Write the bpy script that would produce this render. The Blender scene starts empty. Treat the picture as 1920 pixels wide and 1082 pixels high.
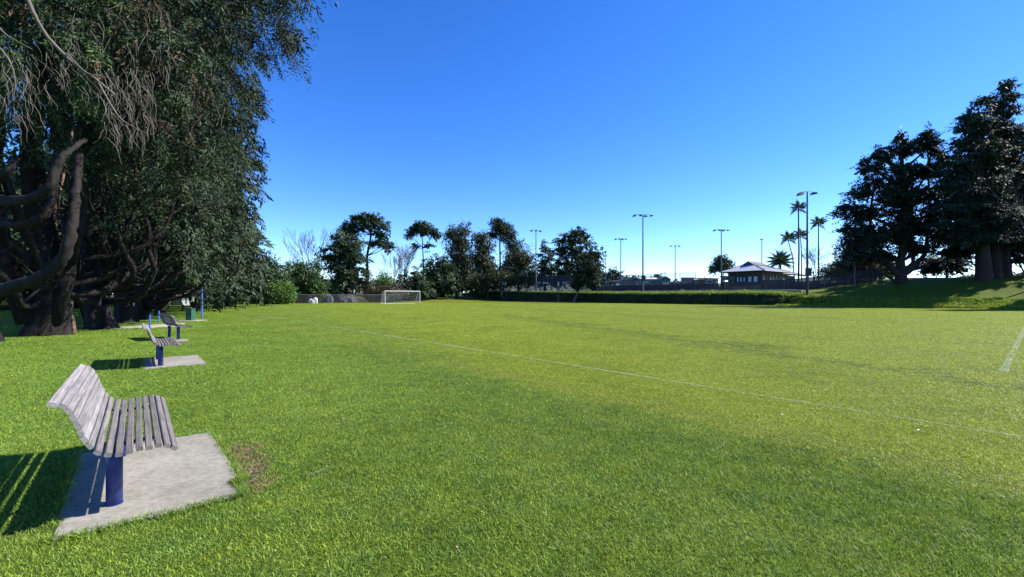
import bpy, bmesh, math, random
import numpy as np
from mathutils import Vector, Matrix
R = math.radians
scene = bpy.context.scene
COL = scene.collection

# ------------------------------------------------------------------ camera, sky, sun, exposure
F = 805.0          # focal length in pixels of the 1920 wide photograph
CAMH = 1.5
HOR = 555.0
cam = bpy.data.cameras.new('camera')
cam_o = bpy.data.objects.new('camera', cam)
COL.objects.link(cam_o)
cam_o.location = (0, 0, CAMH)
cam_o.rotation_euler = (R(90), 0, 0)
cam.sensor_width = 36
cam.lens = 36 * F / 1920
cam.shift_y = 14 / 1920
cam.clip_start = 0.05
cam.clip_end = 6000
scene.camera = cam_o

SUN_EL, SUN_AZ = 40.0, 8.0     # azimuth measured from +x towards +y
w = bpy.data.worlds.new('World')
scene.world = w
w.use_nodes = True
nt = w.node_tree
bg = nt.nodes['Background']
sky = nt.nodes.new('ShaderNodeTexSky')
sky.sky_type = 'NISHITA'
sky.sun_disc = False
sky.sun_elevation = R(SUN_EL)
sky.sun_rotation = R(90 - SUN_AZ)
sky.altitude = 900
sky.air_density = 0.82
sky.dust_density = 0.08
sky.ozone_density = 4.0
hs = nt.nodes.new('ShaderNodeHueSaturation')
hs.inputs['Saturation'].default_value = 1.27
hs.inputs['Hue'].default_value = 0.513
nt.links.new(sky.outputs[0], hs.inputs['Color'])
nt.links.new(hs.outputs[0], bg.inputs['Color'])
bg.inputs['Strength'].default_value = 0.118
sun = bpy.data.lights.new('sun', 'SUN')
sun.energy = 4.6
sun.angle = R(0.53)
sun.color = (1.0, 0.955, 0.88)
sun_o = bpy.data.objects.new('sun', sun)
COL.objects.link(sun_o)
sd = Vector((math.cos(R(SUN_EL)) * math.cos(R(SUN_AZ)), math.cos(R(SUN_EL)) * math.sin(R(SUN_AZ)), math.sin(R(SUN_EL))))
sun_o.rotation_euler = sd.to_track_quat('Z', 'Y').to_euler()
sun_o.location = (40, 4, 40)
scene.view_settings.view_transform = 'Standard'
scene.view_settings.look = 'None'
scene.view_settings.exposure = 1.42
scene.view_settings.gamma = 1.0
scene.view_settings.use_curve_mapping = False

# ------------------------------------------------------------------ coordinates
# n runs across the pitch (away from the near touchline), t along the touchline
NX, NY = 0.753, 0.658
TX, TY = -0.658, 0.753
def nt2xy(n, t): return (n * NX + t * TX, n * NY + t * TY)
def xy2nt(x, y): return (x * NX + y * NY, x * TX + y * TY)
def px(p, d): return (p - 960) / F * d
def pz(p, d): return CAMH + (HOR - p) / F * d

def ss(a, b, x):
    u = np.clip((x - a) / (b - a), 0, 1)
    return u * u * (3 - 2 * u)

def wob(a, b, s=0.0):
    return (np.sin(a * 1.3 + 1.7 * s) * np.cos(b * 1.1 + s) + 0.6 * np.sin(a * 2.9 + b * 1.7 + 2.3 * s)
            + 0.4 * np.sin(b * 4.3 - a * 3.1 + s)) / 2.0

def height(n, t):
    n = np.asarray(n, float); t = np.asarray(t, float)
    e = ss(83, 120, t) * ss(42, 66, n) * 1.9
    nb = 75 + 0.35 * wob(t * 0.33, t * 0.11, 1) + 0.18 * wob(t * 1.3, t * 0.7, 4)
    steep = 1.85 + 0.75 * ss(40, 95, t)
    tot = 2.55 + 0.15 * ss(40, 95, t)
    wdt = 0.85 + 0.2 * wob(t * 0.5, t * 0.21, 7)
    bank = steep * np.clip((n - nb) / wdt, 0, 1) + (tot - steep) * ss(nb + 1.0, nb + 5.0, n)
    terr = 1.25 * ss(96, 101, n) * ss(50, 44, t)
    mound = 3.9 * ss(72.5, 88, n) + 0.7 * ss(88, 102, n)
    m = ss(27, 11, t)
    bm = bank * (1 - m) + mound * m
    near_end = ss(112, 105, t)
    bm = bm * near_end + (1 - near_end) * ss(70, 78, n) * 2.6
    z = np.maximum(e, bm) + terr * (1 - m)
    und = 0.02 * wob(n * 0.13, t * 0.17, 2) * ss(8, 25, np.hypot(n, t))
    z = z + und + 0.10 * wob(n * 0.31, t * 0.37, 5) * ss(76, 82, n) * m
    far = np.hypot(n, t)
    z = z + ss(350, 1500, far) * (-3.0)
    return z
def hxy(x, y):
    n, t = xy2nt(x, y)
    return float(height(n, t))

# ------------------------------------------------------------------ material helpers
def new_mat(name):
    m = bpy.data.materials.new(name)
    m.use_nodes = True
    t = m.node_tree
    for x in list(t.nodes): t.nodes.remove(x)
    out = t.nodes.new('ShaderNodeOutputMaterial')
    return m, t, out
def N(t, kind, **kw):
    n = t.nodes.new(kind)
    for k, v in kw.items(): setattr(n, k, v)
    return n
def L(t, a, b): t.links.new(a, b)
def ramp(t, fac, stops):
    r = N(t, 'ShaderNodeValToRGB')
    el = r.color_ramp.elements
    while len(el) < len(stops): el.new(0.5)
    for e, (p, c) in zip(el, stops):
        e.position = p
        e.color = (*c, 1) if len(c) == 3 else c
    L(t, fac, r.inputs[0])
    return r.outputs[0]
def noise(t, vec, scale, detail=3, rough=0.55):
    n = N(t, 'ShaderNodeTexNoise')
    n.inputs['Scale'].default_value = scale
    n.inputs['Detail'].default_value = detail
    n.inputs['Roughness'].default_value = rough
    if vec is not None: L(t, vec, n.inputs['Vector'])
    return n.outputs['Fac']
def math_(t, op, a, b=None, c=None, clamp=False):
    n = N(t, 'ShaderNodeMath', operation=op)
    n.use_clamp = clamp
    for i, v in enumerate((a, b, c)):
        if v is None: continue
        if isinstance(v, (int, float)): n.inputs[i].default_value = v
        else: L(t, v, n.inputs[i])
    return n.outputs[0]
def mixc(t, fac, a, b, mode='MIX'):
    n = N(t, 'ShaderNodeMix', data_type='RGBA', blend_type=mode)
    for s, v in (('Factor_Float', fac), ('A_Color', a), ('B_Color', b)):
        i = [x for x in n.inputs if x.identifier == s][0]
        if isinstance(v, (int, float)): i.default_value = v
        elif isinstance(v, tuple): i.default_value = (*v, 1) if len(v) == 3 else v
        else: L(t, v, i)
    return [x for x in n.outputs if x.identifier == 'Result_Color'][0]
def bump(t, h, strength, dist=0.01):
    b = N(t, 'ShaderNodeBump')
    b.inputs['Strength'].default_value = strength
    b.inputs['Distance'].default_value = dist
    L(t, h, b.inputs['Height'])
    return b.outputs[0]

def simple(name, col, rough=0.6, metal=0.0, var=0.15, scale=6.0, bmp=0.0, spec=0.4):
    m, t, out = new_mat(name)
    p = N(t, 'ShaderNodeBsdfPrincipled')
    g = N(t, 'ShaderNodeNewGeometry')
    f = noise(t, g.outputs['Position'], scale, 4)
    c = ramp(t, f, [(0.25, tuple(max(0, x * (1 - var)) for x in col)), (0.75, tuple(min(1, x * (1 + var)) for x in col))])
    L(t, c, p.inputs['Base Color'])
    p.inputs['Roughness'].default_value = rough
    p.inputs['Metallic'].default_value = metal
    p.inputs['Specular IOR Level'].default_value = spec
    if bmp: L(t, bump(t, f, bmp), p.inputs['Normal'])
    L(t, p.outputs[0], out.inputs[0])
    return m

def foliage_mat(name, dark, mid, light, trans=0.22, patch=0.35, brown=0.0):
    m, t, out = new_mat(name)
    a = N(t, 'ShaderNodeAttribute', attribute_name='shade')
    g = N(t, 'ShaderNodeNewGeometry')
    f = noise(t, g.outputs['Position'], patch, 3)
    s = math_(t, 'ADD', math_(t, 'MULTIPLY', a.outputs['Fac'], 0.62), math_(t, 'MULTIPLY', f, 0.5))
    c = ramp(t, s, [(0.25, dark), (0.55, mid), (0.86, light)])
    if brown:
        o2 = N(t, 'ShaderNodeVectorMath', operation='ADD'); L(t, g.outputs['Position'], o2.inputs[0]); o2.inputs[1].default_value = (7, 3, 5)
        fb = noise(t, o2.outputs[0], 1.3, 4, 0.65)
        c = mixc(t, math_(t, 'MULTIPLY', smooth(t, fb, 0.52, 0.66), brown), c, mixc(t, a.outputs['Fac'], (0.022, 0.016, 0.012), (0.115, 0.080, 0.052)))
    p = N(t, 'ShaderNodeBsdfPrincipled')
    L(t, c, p.inputs['Base Color'])
    p.inputs['Roughness'].default_value = 0.65
    p.inputs['Specular IOR Level'].default_value = 0.25
    tr = N(t, 'ShaderNodeBsdfTranslucent')
    L(t, c, tr.inputs[0])
    mx = N(t, 'ShaderNodeMixShader')
    mx.inputs[0].default_value = trans
    L(t, p.outputs[0], mx.inputs[1]); L(t, tr.outputs[0], mx.inputs[2])
    L(t, mx.outputs[0], out.inputs[0])
    return m

def bark_mat(name, a, b, scale=2.0):
    m, t, out = new_mat(name)
    g = N(t, 'ShaderNodeNewGeometry')
    mp = N(t, 'ShaderNodeMapping')
    mp.inputs['Scale'].default_value = (7, 7, 0.7)
    L(t, g.outputs['Position'], mp.inputs[0])
    f = noise(t, mp.outputs[0], scale, 5, 0.7)
    f_b = noise(t, g.outputs['Position'], 5.0, 5, 0.7)
    f = math_(t, 'ADD', math_(t, 'MULTIPLY', f, 0.5), math_(t, 'MULTIPLY', f_b, 0.5))
    c = ramp(t, f, [(0.36, a), (0.62, b), (0.74, tuple(min(1, v * 1.9) for v in b))])
    p = N(t, 'ShaderNodeBsdfPrincipled')
    L(t, c, p.inputs['Base Color'])
    p.inputs['Roughness'].default_value = 0.9
    p.inputs['Specular IOR Level'].default_value = 0.15
    L(t, bump(t, f, 0.9, 0.06), p.inputs['Normal'])
    L(t, p.outputs[0], out.inputs[0])
    return m

def mesh_screen(name, col, opacity):
    m, t, out = new_mat(name)
    p = N(t, 'ShaderNodeBsdfPrincipled')
    p.inputs['Base Color'].default_value = (*col, 1)
    p.inputs['Roughness'].default_value = 0.8
    tr = N(t, 'ShaderNodeBsdfTransparent')
    g = N(t, 'ShaderNodeNewGeometry')
    f = noise(t, g.outputs['Position'], 0.6, 3)
    o = math_(t, 'ADD', math_(t, 'MULTIPLY', f, 0.3), opacity - 0.15, clamp=True)
    mx = N(t, 'ShaderNodeMixShader')
    L(t, o, mx.inputs[0])
    L(t, tr.outputs[0], mx.inputs[1]); L(t, p.outputs[0], mx.inputs[2])
    L(t, mx.outputs[0], out.inputs[0])
    return m

def nt_nodes(t):
    g = N(t, 'ShaderNodeNewGeometry')
    pos = g.outputs['Position']
    def dot(v):
        d = N(t, 'ShaderNodeVectorMath', operation='DOT_PRODUCT')
        L(t, pos, d.inputs[0]); d.inputs[1].default_value = v
        return d.outputs['Value']
    return pos, dot((NX, NY, 0)), dot((TX, TY, 0))

def smooth(t, v, a, b):
    n = N(t, 'ShaderNodeMapRange', interpolation_type='SMOOTHSTEP')
    L(t, v, n.inputs[0])
    n.inputs[1].default_value = a; n.inputs[2].default_value = b
    return n.outputs[0]

LAWN_D, LAWN_M, LAWN_L = (0.080, 0.150, 0.016), (0.170, 0.272, 0.030), (0.265, 0.370, 0.060)
PIT_D, PIT_M, PIT_L = (0.150, 0.215, 0.014), (0.255, 0.325, 0.024), (0.340, 0.395, 0.036)
def turf(t):
    """species and wear of the sward: coarse dark lawn, paler close-mown pitch, clover streaks, dry marks"""
    pos, n, tt = nt_nodes(t)
    f1 = noise(t, pos, 0.42, 4, 0.6)
    f2 = noise(t, pos, 2.6, 4, 0.65)
    f3 = noise(t, pos, 17.0, 3, 0.7)
    v = math_(t, 'ADD', math_(t, 'MULTIPLY', f1, 0.42), math_(t, 'ADD', math_(t, 'MULTIPLY', f2, 0.32), math_(t, 'MULTIPLY', f3, 0.30)))
    lawn = ramp(t, v, [(0.33, LAWN_D), (0.52, LAWN_M), (0.72, LAWN_L)])
    pit = ramp(t, v, [(0.34, PIT_D), (0.50, PIT_M), (0.72, PIT_L)])
    off = N(t, 'ShaderNodeVectorMath', operation='ADD'); L(t, pos, off.inputs[0]); off.inputs[1].default_value = (31, 17, 0)
    f4 = noise(t, off.outputs[0], 3.4, 4, 0.65)
    f5 = noise(t, off.outputs[0], 1.1, 3, 0.6)
    lawn = mixc(t, math_(t, 'MULTIPLY', smooth(t, f4, 0.52, 0.68), 0.55), lawn, (0.230, 0.300, 0.020))
    lawn = mixc(t, math_(t, 'MULTIPLY', smooth(t, math_(t, 'SUBTRACT', 1.0, f4), 0.52, 0.66), 0.30), lawn, (0.100, 0.200, 0.045))
    lawn = mixc(t, math_(t, 'MULTIPLY', smooth(t, f5, 0.56, 0.70), 0.15), lawn, (0.200, 0.215, 0.065))
    pit = mixc(t, math_(t, 'MULTIPLY', smooth(t, f5, 0.52, 0.68), 0.35), pit, (0.345, 0.370, 0.034))
    edge = math_(t, 'ADD', n, math_(t, 'MULTIPLY', math_(t, 'SUBTRACT', f2, 0.5), 1.3))
    kn = N(t, 'ShaderNodeMapRange', interpolation_type='SMOOTHSTEP')
    L(t, edge, kn.inputs[0]); kn.inputs[1].default_value = 4.2
    L(t, math_(t, 'ADD', 5.9, math_(t, 'MULTIPLY', math_(t, 'MAXIMUM', math_(t, 'SUBTRACT', tt, 5.0), 0.0), 0.42)), kn.inputs[2])
    k = kn.outputs[0]
    # beyond the far end the pale sward fades to lawn
    k = math_(t, 'MULTIPLY', k, math_(t, 'SUBTRACT', 1.0, math_(t, 'MULTIPLY', smooth(t, n, 73.5, 75.5), 0.65)))
    col = mixc(t, k, lawn, pit)
    # gradual yellowing across the pitch
    y = math_(t, 'MULTIPLY', smooth(t, n, 5, 30), 0.35)
    col = mixc(t, y, col, mixc(t, k, lawn, (0.270, 0.320, 0.026)))
    # dry band along the mowing edge
    band = math_(t, 'SUBTRACT', 1.0, smooth(t, math_(t, 'ABSOLUTE', math_(t, 'SUBTRACT', edge, 5.3)), 0.05, 0.5))
    col = mixc(t, math_(t, 'MULTIPLY', band, 0.30), col, (0.27, 0.30, 0.045))
    # darker clover streaks
    for (a0, b0, wd, t0, t1, amt) in ((11.3, 0.40, 1.5, -8, 26, 0.75), (22.0, 0.35, 1.8, 14, 60, 0.55), (33.0, 0.25, 2.0, 5, 55, 0.35), (9.0, 0.18, 1.2, 22, 52, 0.5), (4.4, 0.0, 0.45, 4, 13, 0.25)):
        q = math_(t, 'SUBTRACT', n, math_(t, 'ADD', math_(t, 'MULTIPLY', tt, b0), a0))
        q = math_(t, 'ADD', q, math_(t, 'MULTIPLY', math_(t, 'SUBTRACT', f1, 0.5), 7.0))
        s = math_(t, 'SUBTRACT', 1.0, smooth(t, math_(t, 'ABSOLUTE', q), 0.1, wd))
        s = math_(t, 'MULTIPLY', s, math_(t, 'MULTIPLY', smooth(t, tt, t0 - 3, t0 + 3), math_(t, 'SUBTRACT', 1.0, smooth(t, tt, t1 - 6, t1 + 6))))
        s = math_(t, 'MULTIPLY', s, smooth(t, f2, 0.38, 0.62))
        col = mixc(t, math_(t, 'MULTIPLY', s, amt), col, (0.085, 0.155, 0.020))
    return pos, n, tt, v, f1, f2, f3, col

# bare earth spots by the near slab, in world metres
BARE = [(-2.68, 4.24, 0.20), (-2.08, 3.48, 0.16), (-2.32, 3.86, 0.16), (-1.2, 9.2, 0.10), (-2.00, 3.30, 0.09), (-2.22, 3.68, 0.13), (-2.50, 4.05, 0.17)]
def ground_material():
    m, t, out = new_mat('turf ground')
    pos, n, tt, v, f1, f2, f3, col = turf(t)
    d = None
    for (x, y, r) in BARE:
        vm = N(t, 'ShaderNodeVectorMath', operation='DISTANCE')
        L(t, pos, vm.inputs[0]); vm.inputs[1].default_value = (x, y, 0)
        dd = math_(t, 'ADD', math_(t, 'DIVIDE', vm.outputs['Value'], r), math_(t, 'MULTIPLY', math_(t, 'SUBTRACT', f3, 0.5), 1.6))
        d = dd if d is None else math_(t, 'MINIMUM', d, dd)
    soil = ramp(t, f3, [(0.3, (0.045, 0.028, 0.017)), (0.7, (0.12, 0.078, 0.045))])
    bare = math_(t, 'SUBTRACT', 1.0, smooth(t, d, 0.7, 1.3))
    fine = noise(t, pos, 38.0, 3, 0.7)
    fc = ramp(t, fine, [(0.3, (0.16, 0.18, 0.14)), (0.65, (0.50, 0.48, 0.42))])
    col = mixc(t, 1.0, col, fc, 'MULTIPLY')
    col = mixc(t, math_(t, 'MULTIPLY', bare, 0.9), col, soil)
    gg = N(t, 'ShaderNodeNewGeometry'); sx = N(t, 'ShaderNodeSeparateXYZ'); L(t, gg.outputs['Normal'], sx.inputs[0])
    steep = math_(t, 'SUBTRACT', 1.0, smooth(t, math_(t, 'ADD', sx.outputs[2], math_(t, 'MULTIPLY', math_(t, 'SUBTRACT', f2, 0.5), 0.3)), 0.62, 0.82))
    col = mixc(t, math_(t, 'MULTIPLY', steep, 0.92), col, (0.016, 0.032, 0.016))  # near black green on steep faces: the bank's shade put into the colour
    p = N(t, 'ShaderNodeBsdfPrincipled')
    L(t, col, p.inputs['Base Color'])
    p.inputs['Roughness'].default_value = 0.9
    p.inputs['Specular IOR Level'].default_value = 0.1
    b1 = bump(t, fine, 0.7, 0.03)
    b = N(t, 'ShaderNodeBump'); b.inputs['Strength'].default_value = 0.55; b.inputs['Distance'].default_value = 0.12
    L(t, f2, b.inputs['Height']); L(t, b1, b.inputs['Normal'])
    L(t, b.outputs[0], p.inputs['Normal'])
    L(t, p.outputs[0], out.inputs[0])
    return m
def blade_material():
    m, t, out = new_mat('grass blades')
    pos, n, tt, v, f1, f2, f3, col = turf(t)
    a = N(t, 'ShaderNodeAttribute', attribute_name='shade')
    c2 = ramp(t, a.outputs['Fac'], [(0.0, (0.18, 0.24, 0.18)), (0.5, (1.0, 1.0, 1.0)), (0.80, (1.45, 1.38, 1.45)), (1.0, (2.1, 1.9, 2.3))])
    col = mixc(t, 1.0, col, c2, 'MULTIPLY')
    p = N(t, 'ShaderNodeBsdfPrincipled')
    L(t, col, p.inputs['Base Color'])
    p.inputs['Roughness'].default_value = 0.48
    p.inputs['Specular IOR Level'].default_value = 0.3
    tr = N(t, 'ShaderNodeBsdfTranslucent'); L(t, col, tr.inputs[0])
    mx = N(t, 'ShaderNodeMixShader'); mx.inputs[0].default_value = 0.35
    L(t, p.outputs[0], mx.inputs[1]); L(t, tr.outputs[0], mx.inputs[2])
    L(t, mx.outputs[0], out.inputs[0])
    return m

def wood_material(nm='weathered timber', dark=1.0, warm=1.0):
    m, t, out = new_mat(nm)
    tc = N(t, 'ShaderNodeTexCoord')
    oi = N(t, 'ShaderNodeObjectInfo')
    off = N(t, 'ShaderNodeVectorMath', operation='ADD')
    sc = N(t, 'ShaderNodeVectorMath', operation='SCALE')
    comb = N(t, 'ShaderNodeCombineXYZ')
    for i in range(3): L(t, oi.outputs['Random'], comb.inputs[i])
    L(t, comb.outputs[0], sc.inputs[0]); sc.inputs['Scale'].default_value = 37.0
    L(t, tc.outputs['Object'], off.inputs[0]); L(t, sc.outputs[0], off.inputs[1])
    mp = N(t, 'ShaderNodeMapping'); mp.inputs['Scale'].default_value = (42, 0.8, 42)
    L(t, off.outputs[0], mp.inputs[0])
    g1 = noise(t, mp.outputs[0], 2.2, 6, 0.7)
    g2 = noise(t, off.outputs[0], 5.0, 4, 0.6)
    mp2 = N(t, 'ShaderNodeMapping'); mp2.inputs['Scale'].default_value = (60, 0.9, 60)
    L(t, off.outputs[0], mp2.inputs[0])
    cr = noise(t, mp2.outputs[0], 1.7, 2, 0.5)
    base = ramp(t, g1, [(q_, tuple(v_ * dark * f_ for v_, f_ in zip(c_, (warm, 1.0, 1 / warm)))) for q_, c_ in ((0.28, (0.095, 0.088, 0.086)), (0.5, (0.215, 0.207, 0.205)), (0.75, (0.34, 0.335, 0.335)))])
    tint = ramp(t, g2, [(0.3, (0.80, 0.80, 0.86)), (0.7, (1.10, 1.04, 0.99))])
    col = mixc(t, 1.0, base, tint, 'MULTIPLY')
    rv = ramp(t, oi.outputs['Random'], [(0.0, (0.80, 0.79, 0.78)), (1.0, (1.15, 1.13, 1.12))])
    col = mixc(t, 1.0, col, rv, 'MULTIPLY')
    crack = math_(t, 'SUBTRACT', 1.0, smooth(t, cr, 0.27, 0.33))
    col = mixc(t, math_(t, 'MULTIPLY', crack, 0.8), col, (0.03, 0.026, 0.024))
    p = N(t, 'ShaderNodeBsdfPrincipled')
    L(t, col, p.inputs['Base Color'])
    p.inputs['Roughness'].default_value = 0.72
    p.inputs['Specular IOR Level'].default_value = 0.3
    hh = math_(t, 'SUBTRACT', g1, math_(t, 'MULTIPLY', crack, 0.6))
    L(t, bump(t, hh, 0.55, 0.004), p.inputs['Normal'])
    L(t, p.outputs[0], out.inputs[0])
    return m

def concrete_material(name, base, dirt):
    m, t, out = new_mat(name)
    g = N(t, 'ShaderNodeNewGeometry')
    a = noise(t, g.outputs['Position'], 1.7, 5, 0.6)
    b = noise(t, g.outputs['Position'], 26, 4, 0.7)
    c_ = noise(t, g.outputs['Position'], 130, 2, 0.6)
    mp = N(t, 'ShaderNodeMapping'); mp.inputs['Rotation'].default_value = (0, 0, 0.75); mp.inputs['Scale'].default_value = (2.5, 34, 5)
    L(t, g.outputs['Position'], mp.inputs[0])
    br = noise(t, mp.outputs[0], 1.6, 3, 0.6)
    col = ramp(t, a, [(0.33, dirt), (0.62, base)])
    col = mixc(t, 1.0, col, ramp(t, b, [(0.3, (0.70, 0.69, 0.67)), (0.62, (1.06, 1.05, 1.04))]), 'MULTIPLY')
    col = mixc(t, 1.0, col, ramp(t, br, [(0.3, (0.92, 0.92, 0.91)), (0.7, (1.05, 1.05, 1.05))]), 'MULTIPLY')
    spk = math_(t, 'SUBTRACT', 1.0, smooth(t, c_, 0.28, 0.36))
    col = mixc(t, math_(t, 'MULTIPLY', spk, 0.45), col, (0.09, 0.085, 0.075))
    p = N(t, 'ShaderNodeBsdfPrincipled')
    L(t, col, p.inputs['Base Color'])
    p.inputs['Roughness'].default_value = 0.85
    p.inputs['Specular IOR Level'].default_value = 0.2
    h = math_(t, 'ADD', math_(t, 'MULTIPLY', b, 0.6), math_(t, 'ADD', math_(t, 'MULTIPLY', br, 0.6), math_(t, 'MULTIPLY', c_, 0.3)))
    L(t, bump(t, h, 0.55, 0.01), p.inputs['Normal'])
    L(t, p.outputs[0], out.inputs[0])
    return m

def paint_line_material():
    m, t, out = new_mat('worn line paint')
    pos, n, tt = nt_nodes(t)
    f = noise(t, pos, 9.0, 4, 0.75)
    f2 = noise(t, pos, 0.5, 2, 0.5)
    a = smooth(t, math_(t, 'ADD', f, math_(t, 'MULTIPLY', math_(t, 'SUBTRACT', f2, 0.5), 0.4)), 0.36, 0.58)
    a = math_(t, 'MULTIPLY', a, math_(t, 'ADD', 0.22, math_(t, 'MULTIPLY', smooth(t, tt, 1, 14), 0.32)))
    p = N(t, 'ShaderNodeBsdfPrincipled')
    p.inputs['Base Color'].default_value = (0.36, 0.40, 0.33, 1)
    p.inputs['Roughness'].default_value = 0.9
    tr = N(t, 'ShaderNodeBsdfTransparent')
    mx = N(t, 'ShaderNodeMixShader'); L(t, a, mx.inputs[0])
    L(t, tr.outputs[0], mx.inputs[1]); L(t, p.outputs[0], mx.inputs[2])
    L(t, mx.outputs[0], out.inputs[0])
    return m

M = {}
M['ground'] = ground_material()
M['blade'] = blade_material()
M['wood'] = wood_material('weathered timber', 0.95, 1.0)
M['wood_seat'] = wood_material('darker weathered timber', 0.58, 1.03)
M['slab'] = concrete_material('slab concrete', (0.272, 0.258, 0.218), (0.190, 0.178, 0.146))
M['path'] = concrete_material('path concrete', (0.36, 0.345, 0.30), (0.26, 0.245, 0.21))
M['line'] = paint_line_material()
M['blue'] = simple('blue enamel', (0.022, 0.038, 0.155), 0.42, 0, 0.25, 14)
M['blue_bright'] = simple('bright blue paint', (0.03, 0.12, 0.42), 0.4, 0, 0.15, 6)
M['green_bin'] = simple('dark green panel', (0.018, 0.075, 0.045), 0.5, 0, 0.2, 5)
M['white'] = simple('white paint', (0.55, 0.56, 0.55), 0.45, 0, 0.08, 3)
M['net'] = simple('pale netting', (0.32, 0.34, 0.33), 0.8, 0, 0.1, 3)
M['white_sheet'] = simple('white sheeting', (0.80, 0.80, 0.79), 0.6, 0, 0.05, 3)
M['grey_sheet'] = simple('grey sheeting', (0.05, 0.06, 0.07), 0.7, 0, 0.3, 2)
M['pole'] = simple('galvanised pole', (0.075, 0.115, 0.115), 0.5, 0.2, 0.12, 2)
M['pole_dark'] = simple('dark pole', (0.03, 0.032, 0.038), 0.6, 0, 0.2, 2)
M['lamp'] = simple('lamp housing', (0.035, 0.038, 0.045), 0.5, 0.2, 0.15, 3)
M['steel'] = simple('galvanised steel', (0.12, 0.125, 0.13), 0.5, 0.5, 0.15, 3)
M['screen'] = mesh_screen('dark windbreak mesh', (0.028, 0.030, 0.038), 0.93)
M['chain'] = mesh_screen('chain link mesh', (0.012, 0.013, 0.016), 0.34)
M['chain_thin'] = mesh_screen('open chain link mesh', (0.08, 0.09, 0.10), 0.30)
M['roof'] = simple('light metal roof', (0.44, 0.44, 0.45), 0.35, 0.1, 0.08, 1.2)
M['roof_dark'] = simple('dark roof', (0.045, 0.048, 0.055), 0.6, 0, 0.2, 1.5)
M['wall_dark'] = simple('dark boarding', (0.055, 0.055, 0.062), 0.8, 0, 0.25, 2)
M['wall_grey'] = simple('grey wall', (0.22, 0.24, 0.24), 0.8, 0, 0.15, 1.2)
M['wall_green'] = simple('grey green wall', (0.12, 0.17, 0.16), 0.8, 0, 0.15, 1.2)
M['wall_brown'] = simple('brown brick wall', (0.11, 0.075, 0.06), 0.85, 0, 0.25, 3)
M['wall_white'] = simple('white wall', (0.62, 0.62, 0.60), 0.7, 0, 0.08, 1)
M['glass'] = simple('window glass', (0.10, 0.13, 0.16), 0.08, 0, 0.2, 1, spec=0.8)
M['glass_pale'] = simple('pale window pane', (0.62, 0.66, 0.68), 0.35, 0, 0.1, 1)  # opaque pale; light seen through the clubhouse front windows is put into this colour
M['bark_dark'] = bark_mat('dark cypress bark', (0.008, 0.0068, 0.0065), (0.028, 0.024, 0.022))
M['bark_red'] = bark_mat('red brown bark', (0.09, 0.050, 0.038), (0.27, 0.165, 0.125))
M['bark_grey'] = bark_mat('grey bark', (0.055, 0.050, 0.048), (0.17, 0.155, 0.14))
M['bark_black'] = bark_mat('shaded conifer bark', (0.022, 0.018, 0.017), (0.062, 0.050, 0.045))
M['twig'] = simple('bare twigs', (0.13, 0.11, 0.10), 0.85, 0, 0.25, 2)
M['twig_pale'] = simple('pale dead twigs', (0.105, 0.088, 0.072), 0.8, 0, 0.35, 2)
M['dead'] = foliage_mat('dead brown sprays', (0.04, 0.026, 0.018), (0.10, 0.062, 0.040), (0.17, 0.10, 0.06), 0.15)
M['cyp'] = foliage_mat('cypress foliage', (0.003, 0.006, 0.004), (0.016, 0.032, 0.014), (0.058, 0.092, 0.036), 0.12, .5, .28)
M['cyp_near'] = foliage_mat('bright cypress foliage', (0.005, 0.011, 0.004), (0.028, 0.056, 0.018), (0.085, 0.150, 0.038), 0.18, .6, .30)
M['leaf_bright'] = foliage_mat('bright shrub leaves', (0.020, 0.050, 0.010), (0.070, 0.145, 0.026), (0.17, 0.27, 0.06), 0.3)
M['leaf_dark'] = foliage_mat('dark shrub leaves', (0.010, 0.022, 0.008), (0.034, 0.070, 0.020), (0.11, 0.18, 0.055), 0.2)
M['fir'] = foliage_mat('dark fir needles', (0.010, 0.020, 0.010), (0.032, 0.058, 0.024), (0.078, 0.118, 0.044), 0.14)
M['olive'] = foliage_mat('olive brown foliage', (0.016, 0.022, 0.011), (0.048, 0.062, 0.028), (0.110, 0.125, 0.048), 0.15)
M['brown'] = foliage_mat('brown scrub', (0.028, 0.020, 0.014), (0.075, 0.055, 0.038), (0.15, 0.11, 0.075), 0.15)
M['black_fir'] = foliage_mat('near black conifer needles', (0.006, 0.012, 0.009), (0.018, 0.034, 0.020), (0.040, 0.066, 0.034), 0.10)
M['palm'] = foliage_mat('palm leaflets', (0.015, 0.028, 0.012), (0.035, 0.062, 0.022), (0.08, 0.12, 0.04), 0.2)
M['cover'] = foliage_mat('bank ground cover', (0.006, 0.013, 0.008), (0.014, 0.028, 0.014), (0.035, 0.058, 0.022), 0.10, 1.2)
M['leaf_litter'] = simple('dry leaf', (0.26, 0.17, 0.095), 0.8, 0, 0.4, 30)
M['white_scrap'] = simple('white petal', (0.55, 0.54, 0.50), 0.8, 0, 0.05, 30)
M['rust'] = simple('rusty frond', (0.26, 0.12, 0.06), 0.9, 0, 0.3, 3)

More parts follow.
